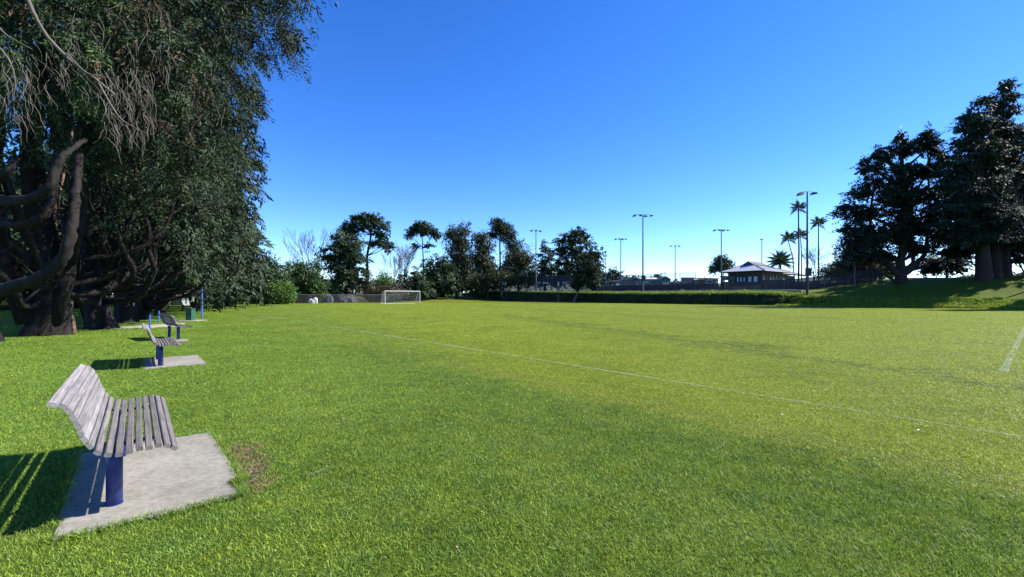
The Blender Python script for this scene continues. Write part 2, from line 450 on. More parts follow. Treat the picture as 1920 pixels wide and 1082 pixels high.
# ------------------------------------------------------------------ geometry helpers
def mesh_np(name, V, Fq, mat, smooth_=False, shade=None):
    """V (k,3), Fq list of tuples or (m,3|4) array"""
    me = bpy.data.meshes.new(name)
    V = np.asarray(V, dtype=np.float32).reshape(-1, 3)
    if isinstance(Fq, np.ndarray) and Fq.ndim == 2:
        m, k = Fq.shape
        me.vertices.add(len(V)); me.vertices.foreach_set('co', V.ravel())
        me.loops.add(m * k); me.loops.foreach_set('vertex_index', Fq.astype(np.int32).ravel())
        me.polygons.add(m)
        me.polygons.foreach_set('loop_start', np.arange(0, m * k, k, dtype=np.int32))
        me.update(calc_edges=True)
    else:
        me.from_pydata([tuple(v) for v in V.tolist()], [], [tuple(f) for f in Fq])
        me.update()
    if shade is not None:
        a = me.attributes.new('shade', 'FLOAT', 'FACE')
        a.data.foreach_set('value', np.asarray(shade, dtype=np.float32))
    if smooth_:
        me.polygons.foreach_set('use_smooth', np.ones(len(me.polygons), dtype=bool))
    if mat: me.materials.append(mat)
    return me

def tag(o, label=None, cat=None, group=None, kind=None):
    if label: o['label'] = label
    if cat: o['category'] = cat
    if group: o['group'] = group
    if kind: o['kind'] = kind
    return o
def empty(name, loc, label, cat, group=None, rz=0.0):
    o = bpy.data.objects.new(name, None)
    o.empty_display_size = 0.3
    COL.objects.link(o)
    o.location = loc; o.rotation_euler = (0, 0, rz)
    return tag(o, label, cat, group)
def link(name, me, parent=None):
    o = bpy.data.objects.new(name, me)
    COL.objects.link(o)
    if parent is not None: o.parent = parent
    return o
def copy_tree(o, parent=None):
    c = o.copy(); COL.objects.link(c); c.parent = parent
    for ch in list(o.children): copy_tree(ch, c)
    return c

class MB:
    def __init__(s): s.v = []; s.f = []
    def box(s, c, d, rot=None):
        c = Vector(c); h = [x / 2 for x in d]; b = len(s.v)
        for z in (-1, 1):
            for y in (-1, 1):
                for x in (-1, 1):
                    p = Vector((x * h[0], y * h[1], z * h[2]))
                    if rot is not None: p = rot @ p
                    s.v.append(tuple(c + p))
        for q in ((0, 2, 3, 1), (4, 5, 7, 6), (0, 1, 5, 4), (2, 6, 7, 3), (0, 4, 6, 2), (1, 3, 7, 5)):
            s.f.append(tuple(b + i for i in q))
        return s
    def tube(s, pts, rad, k=8, cap=True, rough=0.0):
        pts = [Vector(p) for p in pts]
        if not isinstance(rad, (list, tuple)): rad = [rad] * len(pts)
        b = len(s.v); prev = None
        for i, p in enumerate(pts):
            a = pts[max(i - 1, 0)]; c = pts[min(i + 1, len(pts) - 1)]
            d = (c - a)
            if d.length < 1e-9: d = Vector((0, 0, 1))
            d.normalize()
            if prev is None:
                up = Vector((0, 0, 1)) if abs(d.z) < 0.9 else Vector((1, 0, 0))
                x = d.cross(up).normalized()
            else:
                x = (prev - d * prev.dot(d)).normalized()
            prev = x
            y = d.cross(x)
            for j in range(k):
                an = 2 * math.pi * j / k
                rr = rad[i] * (1 + rough * (math.sin(i * 1.9 + an * 2) + .7 * math.sin(i * .83 + an * 3 + 1) + .8 * math.sin(i * 3.7 + an))) if rough else rad[i]
                s.v.append(tuple(p + (x * math.cos(an) + y * math.sin(an)) * rr))
        for i in range(len(pts) - 1):
            for j in range(k):
                j2 = (j + 1) % k
                s.f.append((b + i * k + j, b + i * k + j2, b + (i + 1) * k + j2, b + (i + 1) * k + j))
        if cap:
            s.f.append(tuple(b + j for j in range(k))[::-1])
            s.f.append(tuple(b + (len(pts) - 1) * k + j for j in range(k)))
        return s
    def poly(s, pts, faces):
        b = len(s.v)
        s.v += [tuple(p) for p in pts]; s.f += [tuple(b + i for i in f) for f in faces]
        return s
    def mesh(s, name, mat, off=(0, 0, 0), sm=False):
        v = np.array(s.v, dtype=np.float32).reshape(-1, 3) - np.array(off, dtype=np.float32)
        return mesh_np(name, v, s.f, mat, sm)
    def build(s, name, mat, parent=None, off=(0, 0, 0), sm=False):
        return link(name, s.mesh(name, mat, off, sm), parent)

# ------------------------------------------------------------------ ground
def axis(parts):
    out = []
    for a, b, st in parts:
        out += list(np.arange(a, b, st))
    return np.array(out + [parts[-1][1]], float)
na = axis([(-1600, -400, 200), (-400, -60, 34), (-60, -10, 5), (-10, 72, 1.0), (72, 79, 0.17), (79, 110, 1.0), (110, 200, 6), (200, 600, 50), (600, 2600, 200)])
ta = axis([(-1600, -400, 200), (-400, -60, 34), (-60, 0, 3), (0, 125, 0.8), (125, 200, 5), (200, 600, 50), (600, 2600, 200)])
nn, tt = np.meshgrid(na, ta, indexing='ij')
zz = height(nn, tt)
V = np.stack([nn * NX + tt * TX, nn * NY + tt * TY, zz], -1).reshape(-1, 3)
a, b = len(na), len(ta)
i, j = np.meshgrid(np.arange(a - 1), np.arange(b - 1), indexing='ij')
q = (i * b + j).ravel()
Fq = np.stack([q, q + b, q + b + 1, q + 1], -1)
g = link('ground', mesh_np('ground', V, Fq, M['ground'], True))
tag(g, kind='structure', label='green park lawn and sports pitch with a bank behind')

# painted lines
def line_strip(n0, t0, n1, t1, wd=0.09):
    mb = MB()
    L_ = math.hypot(n1 - n0, t1 - t0); k = max(2, int(L_ / 1.5))
    dn, dt = (n1 - n0) / L_, (t1 - t0) / L_
    on, ot = -dt * wd / 2, dn * wd / 2
    rnd = random.Random(int(n0 * 10 + t0))
    pts = []
    for s in range(k + 1):
        f = s / k; w1 = 1 + rnd.uniform(-.15, .15); j_ = rnd.uniform(-.012, .012)
        for sg in (-1, 1):
            n_, t_ = n0 + (n1 - n0) * f + sg * on * w1 + j_, t0 + (t1 - t0) * f + sg * ot * w1
            x, y = nt2xy(n_, t_)
            pts.append((x, y, float(height(n_, t_)) + 0.013 + 0.020 * float(ss(4, 26, math.hypot(n_, t_)))))
    mb.poly(pts, [(2 * s, 2 * s + 1, 2 * s + 3, 2 * s + 2) for s in range(k)])
    return mb
GL_T = 76.5
for nm, seg, lb in (('touchline', (7.05, -2.5, 7.05, GL_T, 0.065), 'worn white touchline along the near side of the pitch'),
                    ('halfway_line', (12.82, 0.0, 40, -0.97, 0.12), 'short white line at the right edge of the pitch'),
                    ('penalty_line', (18, GL_T - 16.5, 58, GL_T - 16.5, 0.10), 'faint white line in front of the far goal'),
                    ('goal_line', (7, GL_T, 70, GL_T, 0.10), 'faint white line under the far goal')):
    o = line_strip(*seg).build(nm, M['line'])
    tag(o, lb, kind='structure')

# concrete slabs under the benches (n0,n1,t0,t1,height)
SLABS = [(-0.39, 0.61, 3.79, 5.72)]
def quad_slab(pts, h, mat, name, label, jitter=0.007, seed=1):
    """pts: ground corners; builds a thick slab with slightly ragged edges"""
    rnd = random.Random(seed)
    ring = []
    for a_, b_ in zip(pts, pts[1:] + pts[:1]):
        L_ = math.dist(a_, b_); k = max(3, int(L_ / 0.09))
        if L_ > 4: k = int(L_ / 0.5)
        for s in range(k):
            f = s / k
            jx, jy = (rnd.uniform(-jitter, jitter), rnd.uniform(-jitter, jitter)) if s else (0, 0)
            ring.append((a_[0] + (b_[0] - a_[0]) * f + jx, a_[1] + (b_[1] - a_[1]) * f + jy))
    k = len(ring)
    cx = sum(p[0] for p in ring) / k; cy = sum(p[1] for p in ring) / k
    base = hxy(cx, cy)
    mb = MB()
    v = []
    for (x, y) in ring: v.append((x, y, base - 0.1))
    for (x, y) in ring: v.append((x, y, base + h - 0.008))
    for (x, y) in ring: v.append((x + (cx - x) * 0.008, y + (cy - y) * 0.008, base + h))
    f = []
    for s in range(k):
        s2 = (s + 1) % k
        f += [(s, s2, k + s2, k + s), (k + s, k + s2, 2 * k + s2, 2 * k + s)]
    f.append(tuple(2 * k + s for s in range(k)))
    mb.poly(v, f)
    o = mb.build(name, mat)
    tag(o, label, kind='structure')
    return o
def ntq(n0, n1, t0, t1): return [nt2xy(n0, t0), nt2xy(n1, t0), nt2xy(n1, t1), nt2xy(n0, t1)]
def gpt(p_, q_):     # photo ground point to world, flat ground
    d = CAMH * F / (q_ - HOR)
    return (px(p_, d), d)
EXCL = []
s1 = [nt2xy(-0.39, 3.80), nt2xy(0.60, 3.74), nt2xy(0.585, 4.02), nt2xy(0.63, 4.05), nt2xy(0.60, 5.70), nt2xy(-0.40, 5.73)]
quad_slab(s1, 0.022, M['slab'], 'bench_slab', 'stained concrete slab under the nearest bench')
B2 = (0.50, 7.62)
s2 = ntq(-0.39 + B2[0], 0.66 + B2[0], 3.80 + B2[1], 5.72 + B2[1])
quad_slab(s2, 0.022, M['slab'], 'bench_slab', 'brown stained concrete slab under the second bench')
b3 = gpt(322, 642)
s3 = [gpt(300, 642), gpt(352, 641.5), gpt(356, 636.5), gpt(298, 637)]
quad_slab(s3, 0.022, M['slab'], 'bench_slab', 'thin looking concrete slab under the third bench')
pth = [gpt(176, 618), gpt(262, 616), gpt(340, 612), gpt(349, 606.5), gpt(335, 606), gpt(270, 610.5), gpt(215, 614), gpt(176, 615.2)]
quad_slab(pth, 0.02, M['path'], 'path', 'pale concrete path running under the cypress trees', 0.02)
bn = gpt(355, 601.5)
s5 = [(bn[0] - .45, bn[1] - .45), (bn[0] + .75, bn[1] - .45), (bn[0] + .75, bn[1] + .5), (bn[0] - .45, bn[1] + .5)]
quad_slab(s5, 0.03, M['path'], 'bin_slab', 'small concrete slab under the green bin')
EXCL = [s1, s2, s3, pth, s5]
# concrete edging beside the courts
mb = MB()
k = 60
pts = []
for s in range(k + 1):
    t_ = 21 + (92 - 21) * s / k
    for n_, dz in ((79.2, -0.3), (79.2, 0.10), (80.6, 0.11), (80.6, -0.3)):
        x, y = nt2xy(n_, t_); pts.append((x, y, float(height(80, t_)) + dz))
fs = []
for s in range(k):
    for e in range(3):
        fs.append((4 * s + e, 4 * s + e + 1, 4 * s + 5 + e, 4 * s + 4 + e))
fs += [(0, 1, 2, 3), (4 * k + 3, 4 * k + 2, 4 * k + 1, 4 * k)]
mb.poly(pts, fs)
tag(mb.build('path', M['path']), 'pale concrete path edge along the top of the bank', kind='structure')

# ------------------------------------------------------------------ instanced stuff (grass, ground cover)
def inside(poly, X, Y):
    r = np.zeros(X.shape, bool)
    k = len(poly)
    for i in range(k):
        x1, y1 = poly[i]; x2, y2 = poly[(i + 1) % k]
        c = ((y1 > Y) != (y2 > Y)) & (X < (x2 - x1) * (Y - y1) / (y2 - y1 + 1e-12) + x1)
        r ^= c
    return r
def blades_mesh(seed, nb, rad, hmin, hmax, wd, lean=0.5):
    rg = np.random.default_rng(seed)
    a = rg.uniform(0, 2 * np.pi, nb); r = rad * np.sqrt(rg.uniform(0, 1, nb))
    bx, by = r * np.cos(a), r * np.sin(a)
    h = rg.uniform(hmin, hmax, nb)
    la = rg.uniform(0, 2 * np.pi, nb); ll = rg.uniform(0.15, 1.0, nb) * lean * h * 1.6
    fa = rg.uniform(0, 2 * np.pi, nb); w_ = wd * rg.uniform(0.6, 1.2, nb)
    dx, dy = np.cos(fa) * w_ / 2, np.sin(fa) * w_ / 2
    mx, my, mz = bx + np.cos(la) * ll * 0.35, by + np.sin(la) * ll * 0.35, h * 0.6
    tx, ty, tz = bx + np.cos(la) * ll, by + np.sin(la) * ll, h
    z0 = np.full(nb, -0.004)
    V = np.stack([np.stack([bx - dx, by - dy, z0], -1), np.stack([bx + dx, by + dy, z0], -1),
                  np.stack([mx + dx * .8, my + dy * .8, mz], -1), np.stack([mx - dx * .8, my - dy * .8, mz], -1),
                  np.stack([tx, ty, tz], -1)], 1)
    base = np.arange(nb) * 5
    f1 = np.stack([base, base + 1, base + 2], -1); f2 = np.stack([base, base + 2, base + 3], -1); f3 = np.stack([base + 3, base + 2, base + 4], -1)
    Fq = np.concatenate([f1, f2, f3], 0)
    s = rg.uniform(0, 1, nb)
    me = mesh_np('blades', V.reshape(-1, 3), Fq, M['blade'], False, np.concatenate([s, s, s]))
    return me
def scatter(name, P, scl, rot, idx, sources, label):
    """one object whose vertices carry instances of the source meshes"""
    me = bpy.data.meshes.new(name)
    me.vertices.add(len(P)); me.vertices.foreach_set('co', np.asarray(P, np.float32).ravel())
    for nm, ty, arr in (('rot', 'FLOAT_VECTOR', rot), ('scl', 'FLOAT_VECTOR', scl)):
        at = me.attributes.new(nm, ty, 'POINT'); at.data.foreach_set('vector', np.asarray(arr, np.float32).ravel())
    at = me.attributes.new('pick', 'INT', 'POINT'); at.data.foreach_set('value', np.asarray(idx, np.int32))
    me.update()
    o = link(name, me)
    ng = bpy.data.node_groups.new(name + ' scatter', 'GeometryNodeTree')
    ng.interface.new_socket('Geometry', in_out='INPUT', socket_type='NodeSocketGeometry')
    ng.interface.new_socket('Geometry', in_out='OUTPUT', socket_type='NodeSocketGeometry')
    gi = ng.nodes.new('NodeGroupInput'); go = ng.nodes.new('NodeGroupOutput')
    ip = ng.nodes.new('GeometryNodeInstanceOnPoints')
    g2i = ng.nodes.new('GeometryNodeGeometryToInstance')
    for sme in reversed(sources):
        so = bpy.data.objects.new('tuft', sme)
        oi = ng.nodes.new('GeometryNodeObjectInfo')
        oi.inputs['Object'].default_value = so
        ng.links.new(oi.outputs['Geometry'], g2i.inputs[0])
    def attr(nm, ty):
        n_ = ng.nodes.new('GeometryNodeInputNamedAttribute'); n_.data_type = ty
        n_.inputs['Name'].default_value = nm
        return [s for s in n_.outputs if s.enabled and s.name == 'Attribute'][0]
    ng.links.new(gi.outputs[0], ip.inputs['Points'])
    ng.links.new(g2i.outputs[0], ip.inputs['Instance'])
    ip.inputs['Pick Instance'].default_value = True
    ng.links.new(attr('pick', 'INT'), ip.inputs['Instance Index'])
    ng.links.new(attr('rot', 'FLOAT_VECTOR'), ip.inputs['Rotation'])
    ng.links.new(attr('scl', 'FLOAT_VECTOR'), ip.inputs['Scale'])
    ng.links.new(ip.outputs[0], go.inputs[0])
    md = o.modifiers.new('scatter', 'NODES'); md.node_group = ng
    tag(o, label, kind='stuff')
    return o

rg = np.random.default_rng(5)
def field_points():
    Ps = []; SC = []
    edges = [2.0, 3, 4, 5, 6.5, 8, 10, 13, 17, 22, 29, 38, 50, 66, 88]
    for d0, d1 in zip(edges[:-1], edges[1:]):
        dm = (d0 + d1) / 2
        dens = 330 * min(1.0, (4.5 / dm)) ** 1.5
        area = (d1 * d1 - d0 * d0) * 1.24
        k = int(area * dens)
        dd = np.sqrt(rg.uniform(d0 * d0, d1 * d1, k)); s = rg.uniform(-1.27, 1.27, k)
        X, Y = s * dd, dd
        Ps.append(np.stack([X, Y], -1)); SC.append(np.full(k, max(1.0, (dm / 4.5)) ** 0.78))
    return np.concatenate(Ps), np.concatenate(SC)
P2, SCL = field_points()
X, Y = P2[:, 0], P2[:, 1]
n_, t_ = X * NX + Y * NY, X * TX + Y * TY
keep = (n_ < 75.5) & (n_ > -25)
for pl in EXCL: keep &= ~inside(pl, X, Y)
for (bx, by, br) in BARE:
    dd = np.hypot(X - bx, Y - by) / br
    keep &= ~((dd < 1.15) & (rg.uniform(0, 1, len(X)) < 0.6 * np.clip(1.5 - dd, 0, 1)))
X, Y, SCL, n_, t_ = X[keep], Y[keep], SCL[keep], n_[keep], t_[keep]
Z = height(n_, t_)
pitch = ss(4.5, 5.3, n_ + 0.3 * wob(X * 2, Y * 2))
hz = (1.0 - 0.35 * pitch) * (0.9 + 0.2 * rg.uniform(0, 1, len(X))) * (1 + 0.15 * wob(X * 1.7, Y * 1.9, 3)) * (1 + 0.25 * ss(6, 30, np.hypot(X, Y)))
rot = np.stack([np.zeros_like(X), np.zeros_like(X), rg.uniform(0, 6.283, len(X))], -1)
scl = np.stack([SCL, SCL, hz], -1)
src = [blades_mesh(s, 50, 0.095, 0.008, 0.028, 0.0034, 1.15) for s in (1, 2, 3, 4)] 
scatter('grass', np.stack([X, Y, Z], -1), scl, rot, rg.integers(0, 4, len(X)), src, 'short green grass of the lawn and the pitch')
# longer tufts crowding the slab edges and trunks
Pe = []
for pl, kk in ((s1, 900), (s2, 320), (s3, 120), (pth, 200)):
    for _ in range(kk):
        e = random.randrange(len(pl)); f = random.random()
        a_, b_ = pl[e], pl[(e + 1) % len(pl)]
        Pe.append((a_[0] + (b_[0] - a_[0]) * f + random.gauss(0, .02), a_[1] + (b_[1] - a_[1]) * f + random.gauss(0, .02)))
Pe = np.array(Pe)
ctr = np.array([np.mean(s1, 0)])
ne, te = Pe[:, 0] * NX + Pe[:, 1] * NY, Pe[:, 0] * TX + Pe[:, 1] * TY
okk = np.ones(len(Pe), bool)
for pl in EXCL:
    c_ = np.mean(pl, 0)
    okk &= ~inside([(c_[0] + (p[0] - c_[0]) * .975, c_[1] + (p[1] - c_[1]) * .975) for p in pl], Pe[:, 0], Pe[:, 1])
Pe = Pe[okk]; ne = ne[okk]; te = te[okk]
esrc = [blades_mesh(s, 16, 0.03, 0.025, 0.055, 0.0036, 0.9) for s in (11, 12, 13)]
scatter('edge_grass', np.stack([Pe[:, 0], Pe[:, 1], height(ne, te)], -1), np.ones((len(Pe), 3)) * rg.uniform(.7, 1.15, (len(Pe), 1)),
        np.stack([np.zeros(len(Pe)), np.zeros(len(Pe)), rg.uniform(0, 6.28, len(Pe))], -1), rg.integers(0, 3, len(Pe)), esrc,
        'ragged grass creeping over the concrete slab edges')

# ------------------------------------------------------------------ foliage generator
def unit(v): return v / (np.linalg.norm(v, axis=-1, keepdims=True) + 1e-9)
def foliage(lobes, count, per, clump_r, leaf, width, seed, down=0.2, out=1.0, rnd=0.8, shell=(0.72, 1.05), flat=1.0, core=0.12, feather=0, bough=0.0, droop=1.0):
    """lobes (k,6). diamond shaped leaf sprays gathered in clumps over the lobes. returns V,F,shade"""
    rg = np.random.default_rng(seed)
    lb = np.array(lobes, float)
    ar = (lb[:, 3] * lb[:, 4] + lb[:, 3] * lb[:, 5] + lb[:, 4] * lb[:, 5])
    nc = max(1, count // per)
    li = rg.choice(len(lb), nc, p=ar / ar.sum())
    d = unit(rg.normal(size=(nc, 3)))
    # lumpy surface
    ph = rg.uniform(0, 6.28, 6)
    lump = 1 + 0.22 * np.sin(d[:, 0] * 5 + d[:, 1] * 3 + li * 1.7 + ph[0]) + 0.10 * np.sin(d[:, 2] * 7 + d[:, 0] * 4 + ph[1] + li) + 0.07 * np.sin(d[:, 1] * 11 + d[:, 2] * 6 + ph[2])
    rr = rg.uniform(shell[0], shell[1], nc)
    inn = rg.uniform(0, 1, nc) < core
    rr = np.where(inn, rg.uniform(0.15, shell[0], nc), rr) * lump
    c = lb[li, :3] + d * lb[li, 3:6] * rr[:, None]
    # drop clumps deep inside another lobe
    deep = np.zeros(nc, bool)
    for k in range(len(lb)):
        v = np.sum(((c - lb[k, :3]) / lb[k, 3:6]) ** 2, -1)
        deep |= (v < 0.30) & (li != k)
    keep = ~deep | (rg.uniform(0, 1, nc) < 0.25)
    c = c[keep]; d = d[keep]; nc = len(c)
    big = np.where(inn[keep], 1.7, 1.0)
    cs = rg.uniform(0, 1, nc)
    cd = unit(d * out + rg.normal(size=(nc, 3)) * 0.45 + np.array([0, 0, -down]))
    m = nc * per
    ci = np.repeat(np.arange(nc), per)
    crad = clump_r * rg.uniform(0.6, 1.35, nc)
    off = rg.normal(size=(m, 3)) * 0.55 * crad[ci][:, None] * np.array([1, 1, flat])
    p = c[ci] + off
    ld = unit(cd[ci] * 0.7 + rg.normal(size=(m, 3)) * rnd * 0.7 + off / (crad[ci][:, None] + 1e-6) * 0.8 + np.array([0, 0, -down * 0.8]))
    side = unit(np.cross(ld, unit(rg.normal(size=(m, 3)))))
    ln = leaf * (0.4 + 1.25 * rg.uniform(0, 1, m) ** 1.5) * big[ci]
    wd = width * rg.uniform(0.6, 1.3, m) * big[ci]
    if bough:
        out_h = d * np.array([1, 1, 0.35]) + rg.normal(size=(nc, 3)) * 0.35
        ax = unit(out_h + np.array([0, 0, -droop]) * rg.uniform(0.5, 1.3, (nc, 1)))
        lt = unit(np.cross(ax, np.array([0, 0, 1.0])) + rg.normal(size=(nc, 3)) * 0.30)
        lb_ = bough * rg.uniform(0.5, 1.3, nc)
        u = rg.uniform(0, 1, m)
        lat = rg.normal(size=m) * 0.26 * (1.05 - 0.75 * u) * lb_[ci]
        sag = -0.22 * droop * u * u * lb_[ci]
        p = c[ci] + ax[ci] * ((u - 0.4) * lb_[ci])[:, None] + lt[ci] * lat[:, None] + rg.normal(size=(m, 3)) * 0.05 * lb_[ci][:, None] + np.stack([np.zeros(m), np.zeros(m), sag], -1)
        ld = unit(ax[ci] * 0.8 + lt[ci] * (np.sign(lat) * 0.7)[:, None] + rg.normal(size=(m, 3)) * 0.35 + np.array([0, 0, -down * 0.5]))
        nrm_ = unit(np.cross(ax, lt))
        side = unit(np.cross(ld, nrm_[ci] + rg.normal(size=(m, 3)) * 0.45))
    shade = np.clip(0.68 * cs[ci] + 0.32 * rg.uniform(0, 1, m), 0, 1)
    if not feather:
        a_ = p; b_ = p + ld * (ln * 0.45)[:, None] + side * (wd / 2)[:, None]; t_ = p + ld * ln[:, None] + np.array([0, 0, -1]) * (ln * down * 0.25)[:, None]
        e_ = p + ld * (ln * 0.45)[:, None] - side * (wd / 2)[:, None]
        V = np.stack([a_, b_, t_, e_], 1).reshape(-1, 3)
        base = np.arange(m) * 4
        return V, np.stack([base, base + 1, base + 2, base + 3], -1), shade
    # feathered spray: a few narrow leaflets either side of a drooping axis
    Vs = []; S = []
    for k in range(feather):
        f = (k + 0.5) / feather
        root = p + ld * (ln * f * 0.8)[:, None] + np.array([0, 0, -1]) * (ln * f * f * down * 0.4)[:, None]
        sg = 1 if k % 2 else -1
        dirl = unit(ld * 0.8 + side * sg * (0.9 - 0.5 * f) + rg.normal(size=(m, 3)) * 0.15)
        l2 = ln * (0.48 - 0.2 * f)
        wv = unit(np.cross(dirl, unit(rg.normal(size=(m, 3))))) * (wd / 2)[:, None]
        Vs.append(np.stack([root, root + dirl * (l2 * .5)[:, None] + wv, root + dirl * l2[:, None], root + dirl * (l2 * .5)[:, None] - wv], 1))
        S.append(shade)
    V = np.stack(Vs, 1).reshape(-1, 3)
    S = np.stack(S, 1).ravel()
    base = np.arange(len(S)) * 4
    return V, np.stack([base, base + 1, base + 2, base + 3], -1), S

def crown(name, root, lobes, mat, seed, **kw):
    V, Fq, s = foliage(lobes, seed=seed, **kw)
    V = V - np.array(root.location, dtype=float)
    return link(name, mesh_np(name, V, Fq, M[mat], False, s), root)

def bez(p0, p1, p2, p3, k=8):
    out = []
    for i in range(k + 1):
        f = i / k; g_ = 1 - f
        out.append(tuple(g_ ** 3 * a + 3 * g_ * g_ * f * b + 3 * g_ * f * f * c + f ** 3 * d for a, b, c, d in zip(p0, p1, p2, p3)))
    return out
def wiggle(pts, amp, rnd):
    return [pts[0]] + [tuple(c + rnd.uniform(-amp, amp) for c in p) for p in pts[1:]]
def taper(r0, r1, k, pw=1.0): return [r0 + (r1 - r0) * (i / k) ** pw for i in range(k + 1)]

# flared trunk with ribs
def trunk_mesh(mb, base, pts, radii, k=14, flare=0.6, ribs=5, seed=0):
    rnd = random.Random(seed)
    b0 = len(mb.v)
    ph = [rnd.uniform(0, 6.28) for _ in range(ribs)]
    for i, (p, r) in enumerate(zip(pts, radii)):
        f = i / (len(pts) - 1)
        fl = 1 + flare * math.exp(-f * 9)
        for j in range(k):
            an = 2 * math.pi * j / k
            rb = 1 + (0.10 + 0.16 * math.exp(-f * 6)) * math.sin(ribs * an + ph[0] + f * 1.5) + 0.05 * math.sin(3 * an + ph[1])
            mb.v.append((p[0] + math.cos(an) * r * fl * rb, p[1] + math.sin(an) * r * fl * rb, p[2]))
    for i in range(len(pts) - 1):
        for j in range(k):
            j2 = (j + 1) % k
            mb.f.append((b0 + i * k + j, b0 + i * k + j2, b0 + (i + 1) * k + j2, b0 + (i + 1) * k + j))
    mb.f.append(tuple(b0 + (len(pts) - 1) * k + j for j in range(k)))
    return mb

# ------------------------------------------------------------------ benches
PROF = [(-.385, .840), (-.345, .821), (-.318, .787), (-.298, .742), (-.281, .691), (-.265, .642), (-.247, .594), (-.224, .546), (-.190, .500),
        (-.140, .474), (-.089, .466), (-.038, .470), (.012, .474), (.063, .476), (.110, .477), (.156, .468), (.195, .441)]
BL = 1.92
def slat_mesh(seed, wd, th, mt='wood_seat'):
    rnd = random.Random(seed)
    c = 0.005
    prof = [(-wd / 2 + c, -th / 2), (wd / 2 - c, -th / 2), (wd / 2, -th / 2 + c), (wd / 2, th / 2 - c), (wd / 2 - c, th / 2), (-wd / 2 + c, th / 2), (-wd / 2, th / 2 - c), (-wd / 2, -th / 2 + c)]
    mb = MB(); k = 7
    v = []
    for i in range(k):
        y = -BL / 2 + BL * i / (k - 1) + (rnd.uniform(-.006, .006) if i in (0, k - 1) else 0)
        jx, jz, s_ = rnd.uniform(-.0015, .0015), rnd.uniform(-.0015, .0015), rnd.uniform(.96, 1.02)
        if i in (0, k - 1): s_ *= .95
        for (x, z) in prof: v.append((x * s_ + jx, y, z * s_ + jz))
    f = []
    for i in range(k - 1):
        for j in range(8):
            j2 = (j + 1) % 8
            f.append((i * 8 + j, i * 8 + j2, (i + 1) * 8 + j2, (i + 1) * 8 + j))
    f.append(tuple(range(8))); f.append(tuple((k - 1) * 8 + j for j in range(8))[::-1])
    mb.poly(v, f)
    return mb.mesh('slat', M[mt])
SL = [slat_mesh(i, 0.040, 0.030) for i in range(4)]
SLB = [slat_mesh(i + 20, 0.0445, 0.028, 'wood') for i in range(4)]
SLW = slat_mesh(9, 0.052, 0.028, 'wood')
def make_bench(label):
    x, y = nt2xy(-0.1, 4.76)
    root = empty('park_bench', (x, y, 0), label, 'bench', 'slatted park benches beside the pitch', math.atan2(NY, NX))
    for i, (n, z) in enumerate(PROF):
        a_ = PROF[max(0, i - 1)]; b_ = PROF[min(len(PROF) - 1, i + 1)]
        ang = math.atan2(b_[1] - a_[1], b_[0] - a_[0])
        o = link('slat', SLW if i == 0 else (SLB if i < 8 else SL)[(i * 7) % 4], root)
        o.location = (n + 0.1, ((i * 37) % 5 - 2) * 0.004, z)
        o.rotation_euler = (0, -ang, math.pi if i % 3 == 1 else 0)
        if i % 3 == 1: o.rotation_euler = (0, ang, math.pi)
    for yy in (-0.60, 0.60):
        mb = MB()
        pts = []
        for i, (n, z) in enumerate(PROF):
            a_ = PROF[max(0, i - 1)]; b_ = PROF[min(len(PROF) - 1, i + 1)]
            dx, dz = b_[0] - a_[0], b_[1] - a_[1]; l_ = math.hypot(dx, dz)
            nx_, nz_ = dz / l_, -dx / l_      # pointing behind / below
            pts.append((n + 0.1 + nx_ * 0.021, z + nz_ * 0.021, nx_, nz_))
        v = []
        for (x_, z_, nx_, nz_) in pts:
            for (yo, q) in ((-.025, 0), (.025, 0), (.025, .014), (-.025, .014)):
                v.append((x_ + nx_ * q, yy + yo, z_ + nz_ * q))
        f = []
        for i in range(len(pts) - 1):
            for j in range(4):
                j2 = (j + 1) % 4
                f.append((i * 4 + j, i * 4 + j2, i * 4 + 4 + j2, i * 4 + 4 + j))
        f += [(3, 2, 1, 0), tuple(len(pts) * 4 - 4 + j for j in range(4))]
        mb.poly(v, f)
        mb.build('frame', M['blue'], root)
        mb = MB()
        mb.tube([(-.02, yy, -.02), (-.02, yy, .30), (-.02, yy, .425)], [.046, .046, .046], 20)
        bo = MB()
        for (n_b, z_b) in PROF[9:16:2]: bo.tube([(n_b + .1, yy, z_b + .012), (n_b + .1, yy, z_b + .0175)], .006, 6)
        bo_ = bo.build('bolts', M['steel'], root); bo_['kind'] = 'stuff'
        p = mb.build('post', M['blue'], root, sm=False)
        for f_ in p.data.polygons: f_.use_smooth = len(f_.vertices) == 4
        mb = MB()
        mb.tube([(-.02, yy, .016), (-.02, yy, .028)], [.050, .049], 20)
        mb.build('base_collar', M['blue'], p)
    return root
bench1 = make_bench('weathered grey slatted bench nearest the camera on a stained concrete slab')
bench2 = copy_tree(bench1)
x, y = nt2xy(-0.1 + B2[0], 4.76 + B2[1]); bench2.location = (x, y, 0)
bench2['label'] = 'slatted bench on blue posts, second one along the grass, small in front of the trees'
bench3 = copy_tree(bench1)
bench3.location = (px(322, 14.6) - .31, 14.6 + .51, 0.0)
bench3.rotation_euler = (0, 0, math.atan2(NY, NX) + R(9))
bench3['label'] = 'farthest slatted bench, seen from behind its backrest beyond the second bench'

